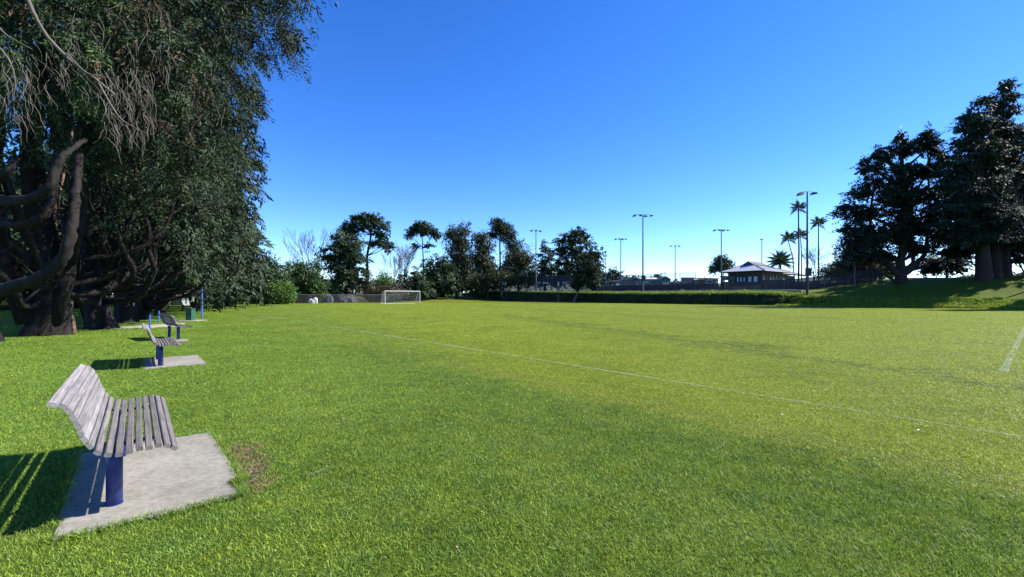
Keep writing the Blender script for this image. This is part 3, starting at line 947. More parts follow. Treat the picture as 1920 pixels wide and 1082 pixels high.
# ------------------------------------------------------------------ blue posts, bin
def blue_post(p_, q_, h, r, label):
    d = CAMH * F / (q_ - HOR)
    x, y = px(p_, d), d
    z = hxy(x, y)
    root = empty('post', (x, y, z), label, 'post', 'blue posts along the edge of the lawn')
    mb = MB(); mb.tube([(0, 0, -.05), (0, 0, h * .5), (0, 0, h)], r, 10)
    mb.build('shaft', M['blue_bright'], root, sm=False)
    mb = MB(); mb.tube([(0, 0, h), (0, 0, h + .025), (0, 0, h + .04)], [r * 1.25, r * 1.25, r * .5], 10)
    mb.build('cap', M['blue_bright'], root)
blue_post(378.5, 597, 2.05, .055, 'tall bright blue post standing right of the green bin')
blue_post(281, 616.5, .62, .034, 'short blue post just behind the second bench backrest')
blue_post(298, 605, .62, .036, 'short blue post in the grass beyond the concrete path')
blue_post(368.5, 578, .8, .055, 'short blue post far away near the hedge, left of the tall post')
root = empty('litter_bin', (bn[0], bn[1] + .1, 0.03), 'dark green square litter bin on a small slab', 'bin')
mb = MB(); mb.box((0, 0, .33), (.34, .34, .62)); mb.build('body', M['green_bin'], root)
mb = MB(); mb.box((0, 0, .675), (.37, .37, .05)); mb.box((0, 0, .705), (.30, .30, .02)); mb.build('lid', M['green_bin'], root)
mb = MB(); mb.box((0, -.1725, .35), (.26, .006, .5)); mb.build('door', M['green_bin'], root)
mb = MB(); mb.box((0, 0, .01), (.28, .28, .04)); mb.build('plinth', M['steel'], root)
# a second bin close to the hedge
dd = 52.0
root = empty('utility_cabinet', (px(374.5, dd + 1), dd + 1, 0), 'dark green cabinet far off by the hedge beside the small blue post', 'cabinet')
mb = MB(); mb.box((0, 0, .4), (.45, .4, .8)); mb.build('body', M['green_bin'], root)
mb = MB(); mb.box((0, 0, .82), (.49, .44, .05)); mb.build('lid', M['green_bin'], root)

# ------------------------------------------------------------------ goal
gn, gt = 38.8, GL_T
x, y = nt2xy(gn, gt)
goal = empty('football_goal', (x, y, hxy(x, y)), 'white football goal with a net at the far end of the pitch', 'goal', rz=math.atan2(NY, NX))
W2, H_, DP, DT = 3.66, 2.44, 1.9, 0.8
for sx in (-1, 1):
    mb = MB(); mb.tube([(sx * W2, 0, -.02), (sx * W2, 0, H_)], .06, 10); mb.build('upright', M['white'], goal)
mb = MB(); mb.tube([(-W2 - .05, 0, H_), (W2 + .05, 0, H_)], .06, 10); mb.build('crossbar', M['white'], goal)
for sx in (-1, 1):
    mb = MB(); mb.tube([(sx * W2, .05, H_ - .02), (sx * W2, DT, H_ - .02), (sx * W2, DP, .04), (sx * W2, .05, .04)], .028, 6)
    mb.build('net_stay', M['white'], goal)
mb = MB(); mb.tube([(-W2, DP, .04), (W2, DP, .04)], .028, 6); mb.build('ground_bar', M['white'], goal)
mb = MB()
st = .24; nx_ = int(2 * W2 / st)
back = [(0.06, H_ - .05), (DT, H_ - .05), (DP, .06)]
for i in range(nx_ + 1):
    x_ = -W2 + 2 * W2 * i / nx_
    sag = .04 * math.sin(i * .9)
    mb.tube([(x_, back[0][0], back[0][1]), (x_, back[1][0], back[1][1] + sag), (x_ + sag, (DT + DP) / 2 - .1, H_ / 2), (x_, back[2][0], back[2][1])], .0075, 3, False)
for i in range(14):
    f = i / 13
    L1 = DT - .06; L2 = math.hypot(DP - DT, H_ - .1)
    s_ = f * (L1 + L2)
    if s_ < L1: p = (0.06 + s_, H_ - .05)
    else:
        u_ = (s_ - L1) / L2; p = (DT + (DP - DT) * u_, H_ - .05 - (H_ - .11) * u_)
    mb.tube([(-W2, p[0], p[1]), (0, p[0] + .02, p[1] - .03), (W2, p[0], p[1])], .0075, 3, False)
for sx in (-1, 1):
    for i in range(8):
        z_ = .1 + (H_ - .15) * i / 7
        ymax = DP - (DP - DT) * (z_ / H_)
        mb.tube([(sx * W2, .05, z_), (sx * W2, ymax, z_)], .0075, 3, False)
    for i in range(7):
        y_ = .1 + i * .27
        zt = H_ - .05 if y_ < DT else H_ * (DP - y_) / (DP - DT)
        mb.tube([(sx * W2, y_, .05), (sx * W2, y_, max(.1, zt))], .0075, 3, False)
mb.build('net', M['net'], goal)

# white crumpled sheet and grey covered heaps by the far fence
def heap(name, label, cat, p0, p1, qtop, d, mat, seed, spike=0.0):
    x0, x1 = px(p0, d), px(p1, d); cx = (x0 + x1) / 2; w_ = (x1 - x0) / 2
    base = hxy(cx, d); h = pz(qtop, d) - base
    rnd = random.Random(seed); ph = [rnd.uniform(0, 6) for _ in range(4)]
    nu, nv = 18, 8; v = []; f = []
    for i in range(nv + 1):
        a_ = i / nv * math.pi / 2
        for j in range(nu):
            b_ = 2 * math.pi * j / nu
            r_ = (math.cos(a_)) ** .55 * (1 + .10 * math.sin(3 * b_ + ph[0]) + .08 * math.sin(7 * b_ + ph[1] + a_ * 3))
            z_ = math.sin(a_) ** .8 * h * (1 + .10 * math.sin(2 * b_ + ph[2])) + spike * max(0, math.cos(b_ - .2)) * math.sin(a_) * r_
            v.append((w_ * r_ * math.cos(b_), w_ * .7 * r_ * math.sin(b_), z_ - (.05 if i == 0 else 0)))
    for i in range(nv):
        for j in range(nu):
            j2 = (j + 1) % nu
            f.append((i * nu + j, i * nu + j2, (i + 1) * nu + j2, (i + 1) * nu + j))
    o = link(name, mesh_np(name, v, f, M[mat]))
    o.location = (cx, d, base)
    return tag(o, label, cat)
heap('white_sheet', 'crumpled white sheeting lying at the hedge foot left of the goal', 'sheet', 578, 595, 560.5, 86, 'white_sheet', 3, .55)
heap('covered_heap', 'rounded grey covered heap behind the far fence next to the white sheeting', 'heap', 603, 626, 552, 96, 'grey_sheet', 5)
heap('covered_heap', 'dark low covered heap behind the far fence, right of the grey one', 'heap', 627, 668, 553, 98, 'wall_dark', 8)

# ------------------------------------------------------------------ floodlights
def lamp_mesh():
    mb = MB()
    rot = Matrix.Rotation(R(-18), 3, 'X')
    mb.poly([(-.34, -.32, .02), (.34, -.32, .02), (.34, .34, .02), (-.34, .34, .02), (-.26, -.24, .26), (.26, -.24, .26), (.22, .26, .26), (-.22, .26, .26)],
            [(3, 2, 1, 0), (4, 5, 6, 7), (0, 1, 5, 4), (1, 2, 6, 5), (2, 3, 7, 6), (3, 0, 4, 7)])
    mb.box((0, -.02, .30), (.10, .22, .10))
    v = [tuple(rot @ Vector(p)) for p in mb.v]; mb.v = v
    return mb.mesh('lamp', M['lamp'])
LAMP = lamp_mesh()
def floodlight(p_, qtop, d, nl, span, label, box=None, mat='pole', rz=0.0, s=1.0, big=1.0):
    x, y = px(p_, d), d
    z = hxy(x, y); H = pz(qtop, d) - z
    root = empty('floodlight', (x, y, z), label, 'floodlight', 'floodlights around the courts', rz)
    mb = MB(); mb.tube([(0, 0, -.3), (0, 0, H * .5), (0, 0, H - .1)], [.19 * s, .145 * s, .10 * s], 10)
    mb.build('mast', M[mat], root, sm=False)
    mb = MB(); mb.tube([(0, 0, -.1), (0, 0, .06)], [.32 * s, .32 * s], 10); mb.build('base_plate', M['steel'], root)
    if nl > 1:
        mb = MB(); mb.tube([(-span / 2, 0, H - .1), (0, 0, H - .02), (span / 2, 0, H - .1)], .05, 6)
        mb.build('crossarm', M[mat], root)
    for i in range(nl):
        f = (i / (nl - 1) - .5) if nl > 1 else 0.0
        o = link('lamp', LAMP, root)
        o.location = (f * span, -.12 if i % 2 else .12, H - .42 * big)
        o.rotation_euler = (R(12), R(-10 if f < 0 else 10), R(160) if i % 2 else 0)
        o.scale = (big, big, big)
    if box:
        mb = MB(); mb.box((0, -.28, pz(box, d) - z), (.85, .28, 1.15)); mb.build('control_box', M['lamp'], root)
floodlight(1205.5, 402, 88, 4, 3.5, 'tallest mid field floodlight with four lamps and a dark box, left of the small buildings', 522, rz=R(6))
floodlight(1005, 431, 112, 3, 2.4, 'floodlight with a crossarm in front of the dark trees behind the courts', None, rz=R(15))
floodlight(1513.5, 359, 66, 2, 1.9, 'tall dark floodlight with two big lamps between the palms', 510, mat='pole_dark', big=1.25)
floodlight(1352.5, 430, 107, 4, 3.3, 'floodlight with four lamps rising beside the round crowned tree and the clubhouse', None)
floodlight(1164, 447, 126, 4, 3.0, 'pale floodlight with four lamps just right of the bank tree', None)
floodlight(1266, 460, 141, 3, 2.8, 'smallest pale floodlight with three lamps, far off between two taller ones', None)
floodlight(1428.5, 447, 124, 1, 0, 'single lamp floodlight rising behind the clubhouse roof', None)
floodlight(1135.5, 470, 128, 1, 0, 'thin pole with a single lamp right behind the bank tree', None, s=.7)
floodlight(884.5, 452, 124, 1, 0, 'slim pale pole with one lamp at the left end of the tall fence', None, s=.8)
floodlight(1602.5, 441, 66.5, 1, 0, 'slim grey lamp pole in front of the brown tree at the mound', None, s=.45, big=.5)
floodlight(1013.5, 470, 118, 1, 0, 'slim pole just right of the crossarm floodlight at the fence', None, s=.6, big=.6)
floodlight(914.5, 514, 121, 1, 0, 'short pale pole at the tall fence, right of the slim pale pole', None, s=.8, big=.5)

# ------------------------------------------------------------------ fences
def fence(name, label, pts, h, bay, postr, mesh_m, rails=(1.0,), group=None, lower=None, mat='steel'):
    """pts list of (n,t) corners"""
    x0, y0 = nt2xy(*pts[0])
    root = empty(name, (x0, y0, hxy(x0, y0)), label, 'fence', group)
    r0 = Vector(root.location)
    stations = []
    for (a_, b_) in zip(pts[:-1], pts[1:]):
        L_ = math.dist(a_, b_); k = max(1, round(L_ / bay))
        for i in range(k): stations.append((a_[0] + (b_[0] - a_[0]) * i / k, a_[1] + (b_[1] - a_[1]) * i / k))
    stations.append(pts[-1])
    W = []
    for (n, t) in stations:
        x, y = nt2xy(n, t); W.append(Vector((x, y, hxy(x, y))))
    pm = MB().tube([(0, 0, -.2), (0, 0, h + .06)], postr, 6).mesh('post', M[mat])
    for p in W:
        o = link('post', pm, root); o.location = p - r0
    for p, q in zip(W[:-1], W[1:]):
        p_, q_ = p - r0, q - r0
        up = Vector((0, 0, h))
        side = (q_ - p_).cross(Vector((0, 0, 1))).normalized() * (postr + .006)
        if lower:
            mb = MB(); lo = Vector((0, 0, lower))
            mb.poly([p_ + side, q_ + side, q_ + lo + side, p_ + lo + side], [(0, 1, 2, 3)])
            mb.build('windbreak', M['screen'], root)
        mb = MB(); mb.poly([p_ - side + Vector((0, 0, .02)), q_ - side + Vector((0, 0, .02)), q_ + up - side, p_ + up - side], [(0, 1, 2, 3)])
        mb.build('mesh_panel', M[mesh_m], root)
    for i, f in enumerate(rails):
        mb = MB(); mb.tube([p - r0 + Vector((0, 0, h * f)) for p in W], postr * .75, 5, True); mb.build('rail', M[mat], root)
    return root
fence('court_fence', 'tall dark meshed court fence behind the left half of the bank', [(82, 112), (82, 64)], 4.1, 3.4, .045, 'screen', (1.0, .5))
fence('court_fence', 'low dark fence along the courts between the bank tree and the mound', [(81.6, 64), (81.6, 27), (83.5, 19), (87, 13.5)], 1.3, 3.0, .035, 'screen', (1.0,))
fence('court_fence', 'tall see-through wire fence behind the courts in front of the small buildings', [(106, 84), (106, 51)], 4.8, 4.2, .06, 'chain_thin', (1.0, .55), lower=1.8)
fence('court_fence', 'dark boarded court fence at the foot of the mound, right of the two lamp floodlight', [(88.5, 30), (88.5, 12.5)], 1.9, 3.0, .04, 'screen', (1.0,))
fence('boundary_fence', 'grey wire fence with sagging top wires behind the left side of the goal', [(10, 89), (26, 90), (46, 92)], 1.75, 3.2, .03, 'chain', (1.0,))
fence('boundary_fence', 'grey wire fence climbing the grass rise right of the goal', [(50, 100), (62, 106), (72, 110)], 1.7, 3.0, .03, 'chain', (1.0,))
fence('boundary_fence', 'dark wire fence in the shade behind the tall blue post', [(-12, 70), (-2, 84), (9, 88.5)], 1.8, 3.2, .03, 'screen', (1.0,))
# gate frame at the low fence
x, y = nt2xy(81.2, 34.5); root = empty('gate', (x, y, hxy(x, y)), 'open court gate frame with a mesh leaf in front of the clubhouse', 'gate', rz=math.atan2(TY, TX))
mb = MB(); mb.tube([(-.9, 0, 0), (-.9, 0, 2.3), (.9, 0, 2.3), (.9, 0, 0)], .05, 6); mb.build('gate_frame', M['steel'], root)
mb = MB(); mb.tube([(-.8, -.15, .1), (-.8, -.15, 2.1), (.1, -.5, 2.1), (.1, -.5, .1), (-.8, -.15, .1)], .03, 5); mb.build('gate_leaf', M['steel'], root)
mb = MB(); mb.poly([(-.8, -.15, .1), (.1, -.5, .1), (.1, -.5, 2.1), (-.8, -.15, 2.1)], [(0, 1, 2, 3)]); mb.build('mesh_panel', M['chain'], root)
# sign boards and court furniture on the fences
def board(p_, q_, d, wpx, hpx, mat, label, cat='sign', name='sign_board', legs=True):
    x = px(p_, d); w_ = wpx / F * d; h_ = hpx / F * d; zc = pz(q_, d); z0 = hxy(x, d)
    root = empty(name, (x, d, z0), label, cat)
    mb = MB(); mb.box((0, 0, zc - z0), (w_, .06, h_)); mb.build('panel', M[mat], root)
    mb = MB(); e = .05
    for sx in (-1, 1): mb.box((sx * (w_ / 2 + e / 2), -.005, zc - z0), (e, .09, h_ + 2 * e))
    mb.box((0, -.005, zc - z0 + h_ / 2 + e / 2), (w_, .09, e)); mb.box((0, -.005, zc - z0 - h_ / 2 - e / 2), (w_, .09, e))
    mb.build('trim', M['steel'], root)
    if legs:
        for sx in (-1, 1):
            mb = MB(); mb.box((sx * w_ * .38, .07, (zc - z0) / 2), (.07, .07, zc - z0)); mb.build('leg', M['steel'], root)
board(946, 531, 116, 9, 4.5, 'wall_green', 'small grey green board on the tall court fence, leftmost one')
board(1009, 530, 108, 9, 4, 'wall_green', 'small grey green board on the tall court fence beside the crossarm floodlight')
board(1023, 530.5, 107, 11, 1.6, 'white', 'narrow pale board on the tall court fence right of the slim pole')
board(1047, 532.5, 100, 2.6, 8, 'white', 'narrow upright white board at the tall court fence', 'sign')
board(1061, 530, 103, 14, 4, 'wall_grey', 'wide grey board behind the court fence just left of the bank tree')
board(1139, 528.5, 122, 9, 4, 'wall_grey', 'grey scoreboard under the thin pole right of the bank tree')
board(1167, 522, 118, 3, 5, 'white', 'small white sign on the pale floodlight mast right of the bank tree', 'sign')
board(1289, 524.5, 138, 24, 8, 'roof_dark', 'wide dark scoreboard standing between the small buildings')
board(1365, 521.5, 100, 26, 7.5, 'wall_green', 'grey green scoreboard immediately left of the clubhouse')
board(1363, 532, 101, 20, 7, 'wall_grey', 'low grey cabinet like board beneath the scoreboard by the clubhouse', 'board')

# ------------------------------------------------------------------ clubhouse
CX, CY = px(1429, 95.0), 95.0
cz = hxy(CX, CY)
U = Vector((.8, .6, 0)); VV = Vector((-.6, .8, 0))
club = empty('clubhouse', (CX, CY, cz), 'dark timber clubhouse with a light metal hipped roof beside the palms', 'building', rz=math.atan2(.6, .8))
# local: x along U, y along V
EZ = pz(507, 95) - cz; RZ = pz(494.5, 104) - cz; BZ = pz(536, 95) - cz
mb = MB(); mb.box((6.2, 4.1, BZ / 2 - .3), (12.8, 8.6, BZ + .6)); mb.build('plinth', M['wall_brown'], club)
def wall_with_openings(p0, p1, z0, z1, openings, mat, parent, th=.15, name='wall'):
    """straight wall from p0 to p1 (local xy) with rectangular holes (s0,s1,za,zb) measured along the wall"""
    p0 = Vector((*p0, 0)); p1 = Vector((*p1, 0)); L_ = (p1 - p0).length; d = (p1 - p0) / L_; nrm = Vector((-d.y, d.x, 0))
    ops = sorted(openings); mb = MB(); rot = Matrix.Rotation(math.atan2(d.y, d.x), 3, 'Z')
    def blk(s0, s1, za, zb):
        if s1 - s0 < .01 or zb - za < .01: return
        c = p0 + d * ((s0 + s1) / 2); c.z = (za + zb) / 2
        mb.box(c, (s1 - s0, th, zb - za), rot)
    cur = 0
    for (s0, s1, za, zb) in ops:
        blk(cur, s0, z0, z1); blk(s0, s1, z0, za); blk(s0, s1, zb, z1); cur = s1
    blk(cur, L_, z0, z1)
    return mb.build(name, M[mat], parent), p0, d, rot
def window_at(p0, d, rot, s0, s1, za, zb, parent, glass='glass', frame='steel', name='window'):
    mb = MB(); e = .06
    def blk(a0, a1, b0, b1, th, y=0):
        c = p0 + d * ((a0 + a1) / 2); c.z = (b0 + b1) / 2
        mb.box(c, (a1 - a0, th, b1 - b0), rot)
    blk(s0, s0 + e, za, zb, .19); blk(s1 - e, s1, za, zb, .19); blk(s0 + e, s1 - e, za, za + e, .19); blk(s0 + e, s1 - e, zb - e, zb, .19)
    fr = mb.build(name, M[frame], parent)
    mb = MB()
    c = p0 + d * ((s0 + s1) / 2); c.z = (za + zb) / 2
    mb.box(c, (s1 - s0 - 2 * e, .03, zb - za - 2 * e), rot)
    mb.build('pane', M[glass], fr)
WH = EZ
front = [(0.6, 1.5, BZ + .9, BZ + 2.2), (1.9, 2.7, BZ + .9, BZ + 2.2), (3.3, 3.8, BZ + 1, BZ + 2.1), (4.0, 4.5, BZ + 1, BZ + 2.1), (4.7, 5.2, BZ + 1, BZ + 2.1), (5.9, 6.3, BZ + .8, BZ + 2.4)]
w_, p0, d_, rt = wall_with_openings((.55, .55), (.55, 7.7), BZ, WH, front, 'wall_dark', club)
for i, o_ in enumerate(front): window_at(p0, d_, rt, *o_, club, 'glass_pale')
side = [(1.2, 1.8, BZ + 1.1, BZ + 2.1), (4.6, 5.2, BZ + .05, BZ + 2.1), (5.8, 6.5, BZ + .05, BZ + 2.1), (7.0, 7.5, BZ + .3, BZ + 1.9), (8.4, 8.8, BZ + 1.5, BZ + 2.0), (9.6, 10.0, BZ + 1.6, BZ + 2.1)]
w_, p0, d_, rt = wall_with_openings((.63, .47), (11.9, .47), BZ, WH, side, 'wall_dark', club)
for i, o_ in enumerate(side): window_at(p0, d_, rt, *o_, club, 'glass_pale', 'steel', 'door' if i in (1, 2) else 'window')
mb = MB(); mb.box((6.3, 7.78, (BZ + WH) / 2), (11.4, .15, WH - BZ)); mb.box((11.92, 4.1, (BZ + WH) / 2), (.15, 7.1, WH - BZ)); mb.build('wall', M['wall_dark'], club)
for (x_, y_) in ((-.25, -.25), (-.25, 4), (-.25, 8.4), (3.2, -.3), (6.4, -.3), (9.6, -.3)):
    mb = MB(); mb.box((x_, y_, (BZ + WH) / 2 - .1), (.16, .16, WH - BZ + .2)); mb.build('column', M['roof_dark'], club)
def hip_roof(x0, x1, y0, y1, ze, zr, inset, th, mat, parent, name='roof', ribs=None, gablet=False):
    xm0, xm1 = x0 + inset, x1 - inset; ym = (y0 + y1) / 2
    mb = MB()
    v = [(x0, y0, ze), (x1, y0, ze), (x1, y1, ze), (x0, y1, ze), (xm0, ym, zr), (xm1, ym, zr)]
    v += [(a_, b_, c_ - th) for a_, b_, c_ in v]
    mb.poly(v, [(0, 1, 5, 4), (1, 2, 5), (2, 3, 4, 5), (3, 0, 4), (6, 10, 11, 7), (7, 11, 8), (8, 11, 10, 9), (9, 10, 6), (0, 6, 7, 1), (1, 7, 8, 2), (2, 8, 9, 3), (3, 9, 6, 0)])
    rf = mb.build(name, M[mat], parent)
    mb = MB()
    for (a_, b_) in ((0, 4), (1, 5), (2, 5), (3, 4), (4, 5)):
        mb.tube([Vector(v[a_]) + Vector((0, 0, .02)), Vector(v[b_]) + Vector((0, 0, .02))], .07, 5)
    mb.build('ridge_cap', M['roof_dark'], rf)
    mb = MB()
    for (a_, b_) in ((0, 1), (1, 2), (2, 3), (3, 0)):
        mb.tube([Vector(v[a_]) - Vector((0, 0, .1)), Vector(v[b_]) - Vector((0, 0, .1))], .08, 5)
    mb.build('gutter', M['roof_dark'], rf)
    # standing seams
    mb = MB()
    k = int((x1 - x0) / .75)
    for i in range(1, k):
        x_ = x0 + (x1 - x0) * i / k
        f = min(1, (x_ - x0) / inset, (x1 - x_) / inset)
        mb.tube([(x_, y0, ze + .02), (x_, y0 + (ym - y0) * f, ze + (zr - ze) * f + .02)], .025, 3, False)
        mb.tube([(x_, y1, ze + .02), (x_, y1 + (ym - y1) * f, ze + (zr - ze) * f + .02)], .025, 3, False)
    k = int((y1 - y0) / .75)
    for i in range(1, k):
        y_ = y0 + (y1 - y0) * i / k
        f = min(1, (y_ - y0) / (ym - y0), (y1 - y_) / (y1 - ym))
        mb.tube([(x0, y_, ze + .02), (x0 + inset * f, y_, ze + (zr - ze) * f + .02)], .025, 3, False)
    sm_ = mb.build('roof_seams', M[mat], rf); sm_['kind'] = 'stuff'
    return rf
hip_roof(-.9, 12.9, -.9, 9.1, EZ, RZ, 4.6, .16, 'roof', club)
# raised gablet at the ridge
mb = MB()
gx, gy = 3.4, 4.1
mb.poly([(gx - 1.4, gy - 1.9, RZ - .95), (gx - 1.4, gy + 1.9, RZ - .95), (gx - 1.0, gy, RZ + .28), (gx + 5.6, gy, RZ + .28), (gx + 5.6, gy - 1.9, RZ - .75), (gx + 5.6, gy + 1.9, RZ - .75), (gx - .4, gy - 1.9, RZ - .65), (gx - .4, gy + 1.9, RZ - .65)],
        [(0, 2, 1), (0, 6, 4, 3, 2), (1, 2, 3, 5, 7), (3, 4, 5)])
mb.build('gablet', M['roof_dark'], club)
# wing
mb = MB(); mb.box((17.5, 5.2, EZ / 2 - .5), (11.0, 6.6, EZ - .1)); mb.build('wing_wall', M['wall_dark'], club)
hip_roof(11.6, 24.4, .9, 9.5, EZ - .12, RZ - .55, 3.8, .16, 'roof', club, 'wing_roof')
for i in range(4):
    mb = MB(); mb.box((14 + i * 2.4, 1.86, BZ + 1.5), (1.0, .06, 1.1)); f_ = mb.build('window', M['steel'], club)
    mb = MB(); mb.box((14 + i * 2.4, 1.82, BZ + 1.5), (.85, .03, .95)); mb.build('pane', M['glass'], f_)
mb = MB(); mb.tube([(8.2, 6.0, RZ - .6), (8.2, 6.0, RZ + .5)], .18, 8); mb.build('roof_vent', M['roof_dark'], club)
# veranda rail to the right
mb = MB(); mb.box((27.6, 1.4, EZ - .25), (7.4, 2.6, .16)); mb.build('canopy', M['roof_dark'], club)
for x_ in (25.2, 27.6, 30.8):
    mb = MB(); mb.box((x_, .3, EZ / 2 - .4), (.14, .14, EZ)); mb.build('column', M['roof_dark'], club)

# small buildings
def shed(p0, p1, qe, d, depth, wall, roofm, label, openings=(), rise=.7, gable=False, name='small_building', overhang=.3):
    x0, x1 = px(p0, d), px(p1, d); cx = (x0 + x1) / 2; w_ = x1 - x0
    z0 = min(hxy(x0, d), hxy(x1, d)); H = pz(qe, d) - z0
    root = empty(name, (cx, d, z0), label, 'building')
    mb = MB(); mb.box((0, depth / 2, H / 2 - .2), (w_, depth, H + .4)); mb.build('wall', M[wall], root)
    o_ = overhang
    mb = MB()
    if gable:
        v = [(-w_ / 2 - o_, -o_, H), (w_ / 2 + o_, -o_, H), (w_ / 2 + o_, depth + o_, H), (-w_ / 2 - o_, depth + o_, H), (0, -o_, H + rise), (0, depth + o_, H + rise)]
        mb.poly(v, [(0, 4, 5, 3), (4, 1, 2, 5), (0, 1, 4), (3, 5, 2), (0, 3, 2, 1)])
    else:
        v = [(-w_ / 2 - o_, -o_, H), (w_ / 2 + o_, -o_, H), (w_ / 2 + o_, depth + o_, H + rise), (-w_ / 2 - o_, depth + o_, H + rise)]
        v += [(a_, b_, c_ + .22) for a_, b_, c_ in v]
        mb.poly(v, [(3, 2, 1, 0), (4, 5, 6, 7), (0, 1, 5, 4), (1, 2, 6, 5), (2, 3, 7, 6), (3, 0, 4, 7)])
    mb.build('roof', M[roofm], root)
    for (a0, a1, b0, b1, kind, gm) in openings:       # fractions of width, photo rows
        xa, xb = -w_ / 2 + w_ * a0, -w_ / 2 + w_ * a1
        za, zb = pz(b1, d) - z0, pz(b0, d) - z0
        mb = MB(); e = .08
        mb.box((xa, -.04, (za + zb) / 2), (e, .12, zb - za)); mb.box((xb, -.04, (za + zb) / 2), (e, .12, zb - za))
        mb.box(((xa + xb) / 2, -.04, za), (xb - xa - e, .12, e)); mb.box(((xa + xb) / 2, -.04, zb), (xb - xa - e, .12, e))
        f_ = mb.build(kind, M['wall_white'], root)
        mb = MB(); mb.box(((xa + xb) / 2, -.025, (za + zb) / 2), (xb - xa - e, .04, zb - za - e)); mb.build('pane', M[gm], f_)
    return root
shed(1206, 1239, 524.5, 130, 6, 'wall_grey', 'wall_white', 'long grey hut with a white flat roof edge right of the tallest mid floodlight', [(.05, .3, 527, 531, 'window', 'glass_pale'), (.38, .62, 526, 533, 'window', 'glass'), (.7, .95, 525.5, 531, 'window', 'glass_pale')])
shed(1239.5, 1257, 524, 124, 5, 'wall_green', 'roof_dark', 'grey green gabled hut with two pale windows', [(.22, .5, 529, 535.5, 'window', 'glass_pale'), (.58, .85, 529, 535.5, 'window', 'glass_pale')], .9, True)
shed(1258, 1310, 530, 133, 6, 'wall_dark', 'wall_white', 'low dark shelter with a white roof edge under the wide scoreboard', [(.08, .3, 532, 537, 'window', 'glass'), (.4, .62, 532, 537, 'window', 'glass')], .15)
shed(1310, 1347, 523.5, 128, 6, 'wall_brown', 'roof_dark', 'brown hut with a dark roof and a white door left of the round crowned tree', [(.88, .97, 527, 535, 'door', 'wall_white'), (.35, .7, 526, 531, 'window', 'glass')], .5)
shed(1183, 1197, 525, 135, 4, 'wall_grey', 'roof_dark', 'small grey hut with a white door just left of the tallest mid floodlight', [(.72, .92, 528, 535, 'door', 'wall_white')], .5, True)
shed(1153, 1163, 529, 120, 3, 'wall_dark', 'roof_dark', 'small dark hut with a white window near the bank tree', [(.2, .85, 531, 536, 'window', 'glass_pale')], .3)
shed(1166, 1181, 525, 128, 4, 'wall_green', 'roof_dark', 'dull green hut behind the pale floodlight right of the bank tree', [], .3)
shed(325, 341, 562, 68, 3, 'wall_grey', 'wall_grey', 'small pale blue grey shed in the shade at the end of the cypress row', [], .15, name='garden_shed', overhang=.1)

# ------------------------------------------------------------------ the cypress row on the left
def j_limb(base, az, reach, z0, z1, r0, rnd, k=10, dip=.25, r1=.04):
    pts = []
    for i in range(k + 1):
        s = i / k
        r = reach * (math.sin(min(1, s * 1.25) * math.pi / 2) ** .85)
        a_ = az + .25 * math.sin(s * 3 + z0)
        z = z0 + (z1 - z0) * s ** 2.1 - dip * math.sin(s * math.pi) * (1 - s)
        pts.append((base[0] + math.cos(a_) * r + (rnd.uniform(-.15, .15) if i else 0), base[1] + math.sin(a_) * r + (rnd.uniform(-.15, .15) if i else 0), z + (rnd.uniform(-.12, .12) if i else 0)))
    return pts, taper(r0, r1, k, .9)
def cypress(bx, by, tr, ht, label, lobes, mat, count, leaf, width, seed, limbs, per=14, clump=.55, bark='bark_dark', feather=0, group=None, down=.75, limb_r=.2, fwd=R(5), spread=R(80), stems=2, **kw):
    rnd = random.Random(seed)
    z0 = hxy(bx, by)
    root = empty('cypress_tree', (bx, by, z0), label, 'tree', group)
    loc = tuple(root.location)
    mb = MB()
    k = 10
    pts = [(bx + .25 * math.sin(i * .8 + seed), by + .2 * math.cos(i * .7 + seed), z0 - .15 + (ht * .8) * (i / k) ** 1.3) for i in range(k + 1)]
    trunk_mesh(mb, None, pts, taper(tr * .85, tr * .22, k, .8), 16, .22, 6, seed)
    mb.build('trunk', M[bark], root, off=loc, sm=True)
    for s_ in range(stems):
        a_ = rnd.uniform(0, 6.28); pts = []
        for i in range(9):
            f = i / 8
            pts.append((bx + math.cos(a_) * (tr * .6 + 1.5 * f ** .6) + rnd.uniform(-.06, .06), by + math.sin(a_) * (tr * .6 + 1.5 * f ** .6), z0 + .5 + ht * .75 * f))
        mb = MB(); mb.tube(pts, taper(tr * .42, .07, 8), 9); mb.build('stem', M[bark], root, off=loc, sm=True)
    for i in range(limbs):
        az = fwd + rnd.uniform(-spread, spread)
        p, r = j_limb((bx, by), az, rnd.uniform(2.6, 5.2), z0 + rnd.uniform(.7, 3.4), z0 + rnd.uniform(7, 12), limb_r * rnd.uniform(.6, 1.15), rnd)
        mb = MB(); mb.tube(p, r, 8, True, .09)
        # side shoots
        for _ in range(6):
            q = rnd.randrange(2, 9); b_ = Vector(p[q]); dr = Vector((rnd.uniform(-1, 1), rnd.uniform(-1, 1), rnd.uniform(.4, 1.4)))
            e = b_ + dr * rnd.uniform(.8, 1.8)
            mb.tube([b_, (b_ + e) / 2 + Vector((0, 0, -.15)), e], [r[q] * .55, r[q] * .35, .015], 5, False)
        mb.build('limb', M[bark], root, off=loc, sm=True)
    crown('crown', root, lobes, mat, seed, count=count, per=per, clump_r=clump, leaf=leaf, width=width, down=down, feather=feather, bough=clump * 2.3, **kw)
    return root

G = 'row of old cypresses along the lawn'
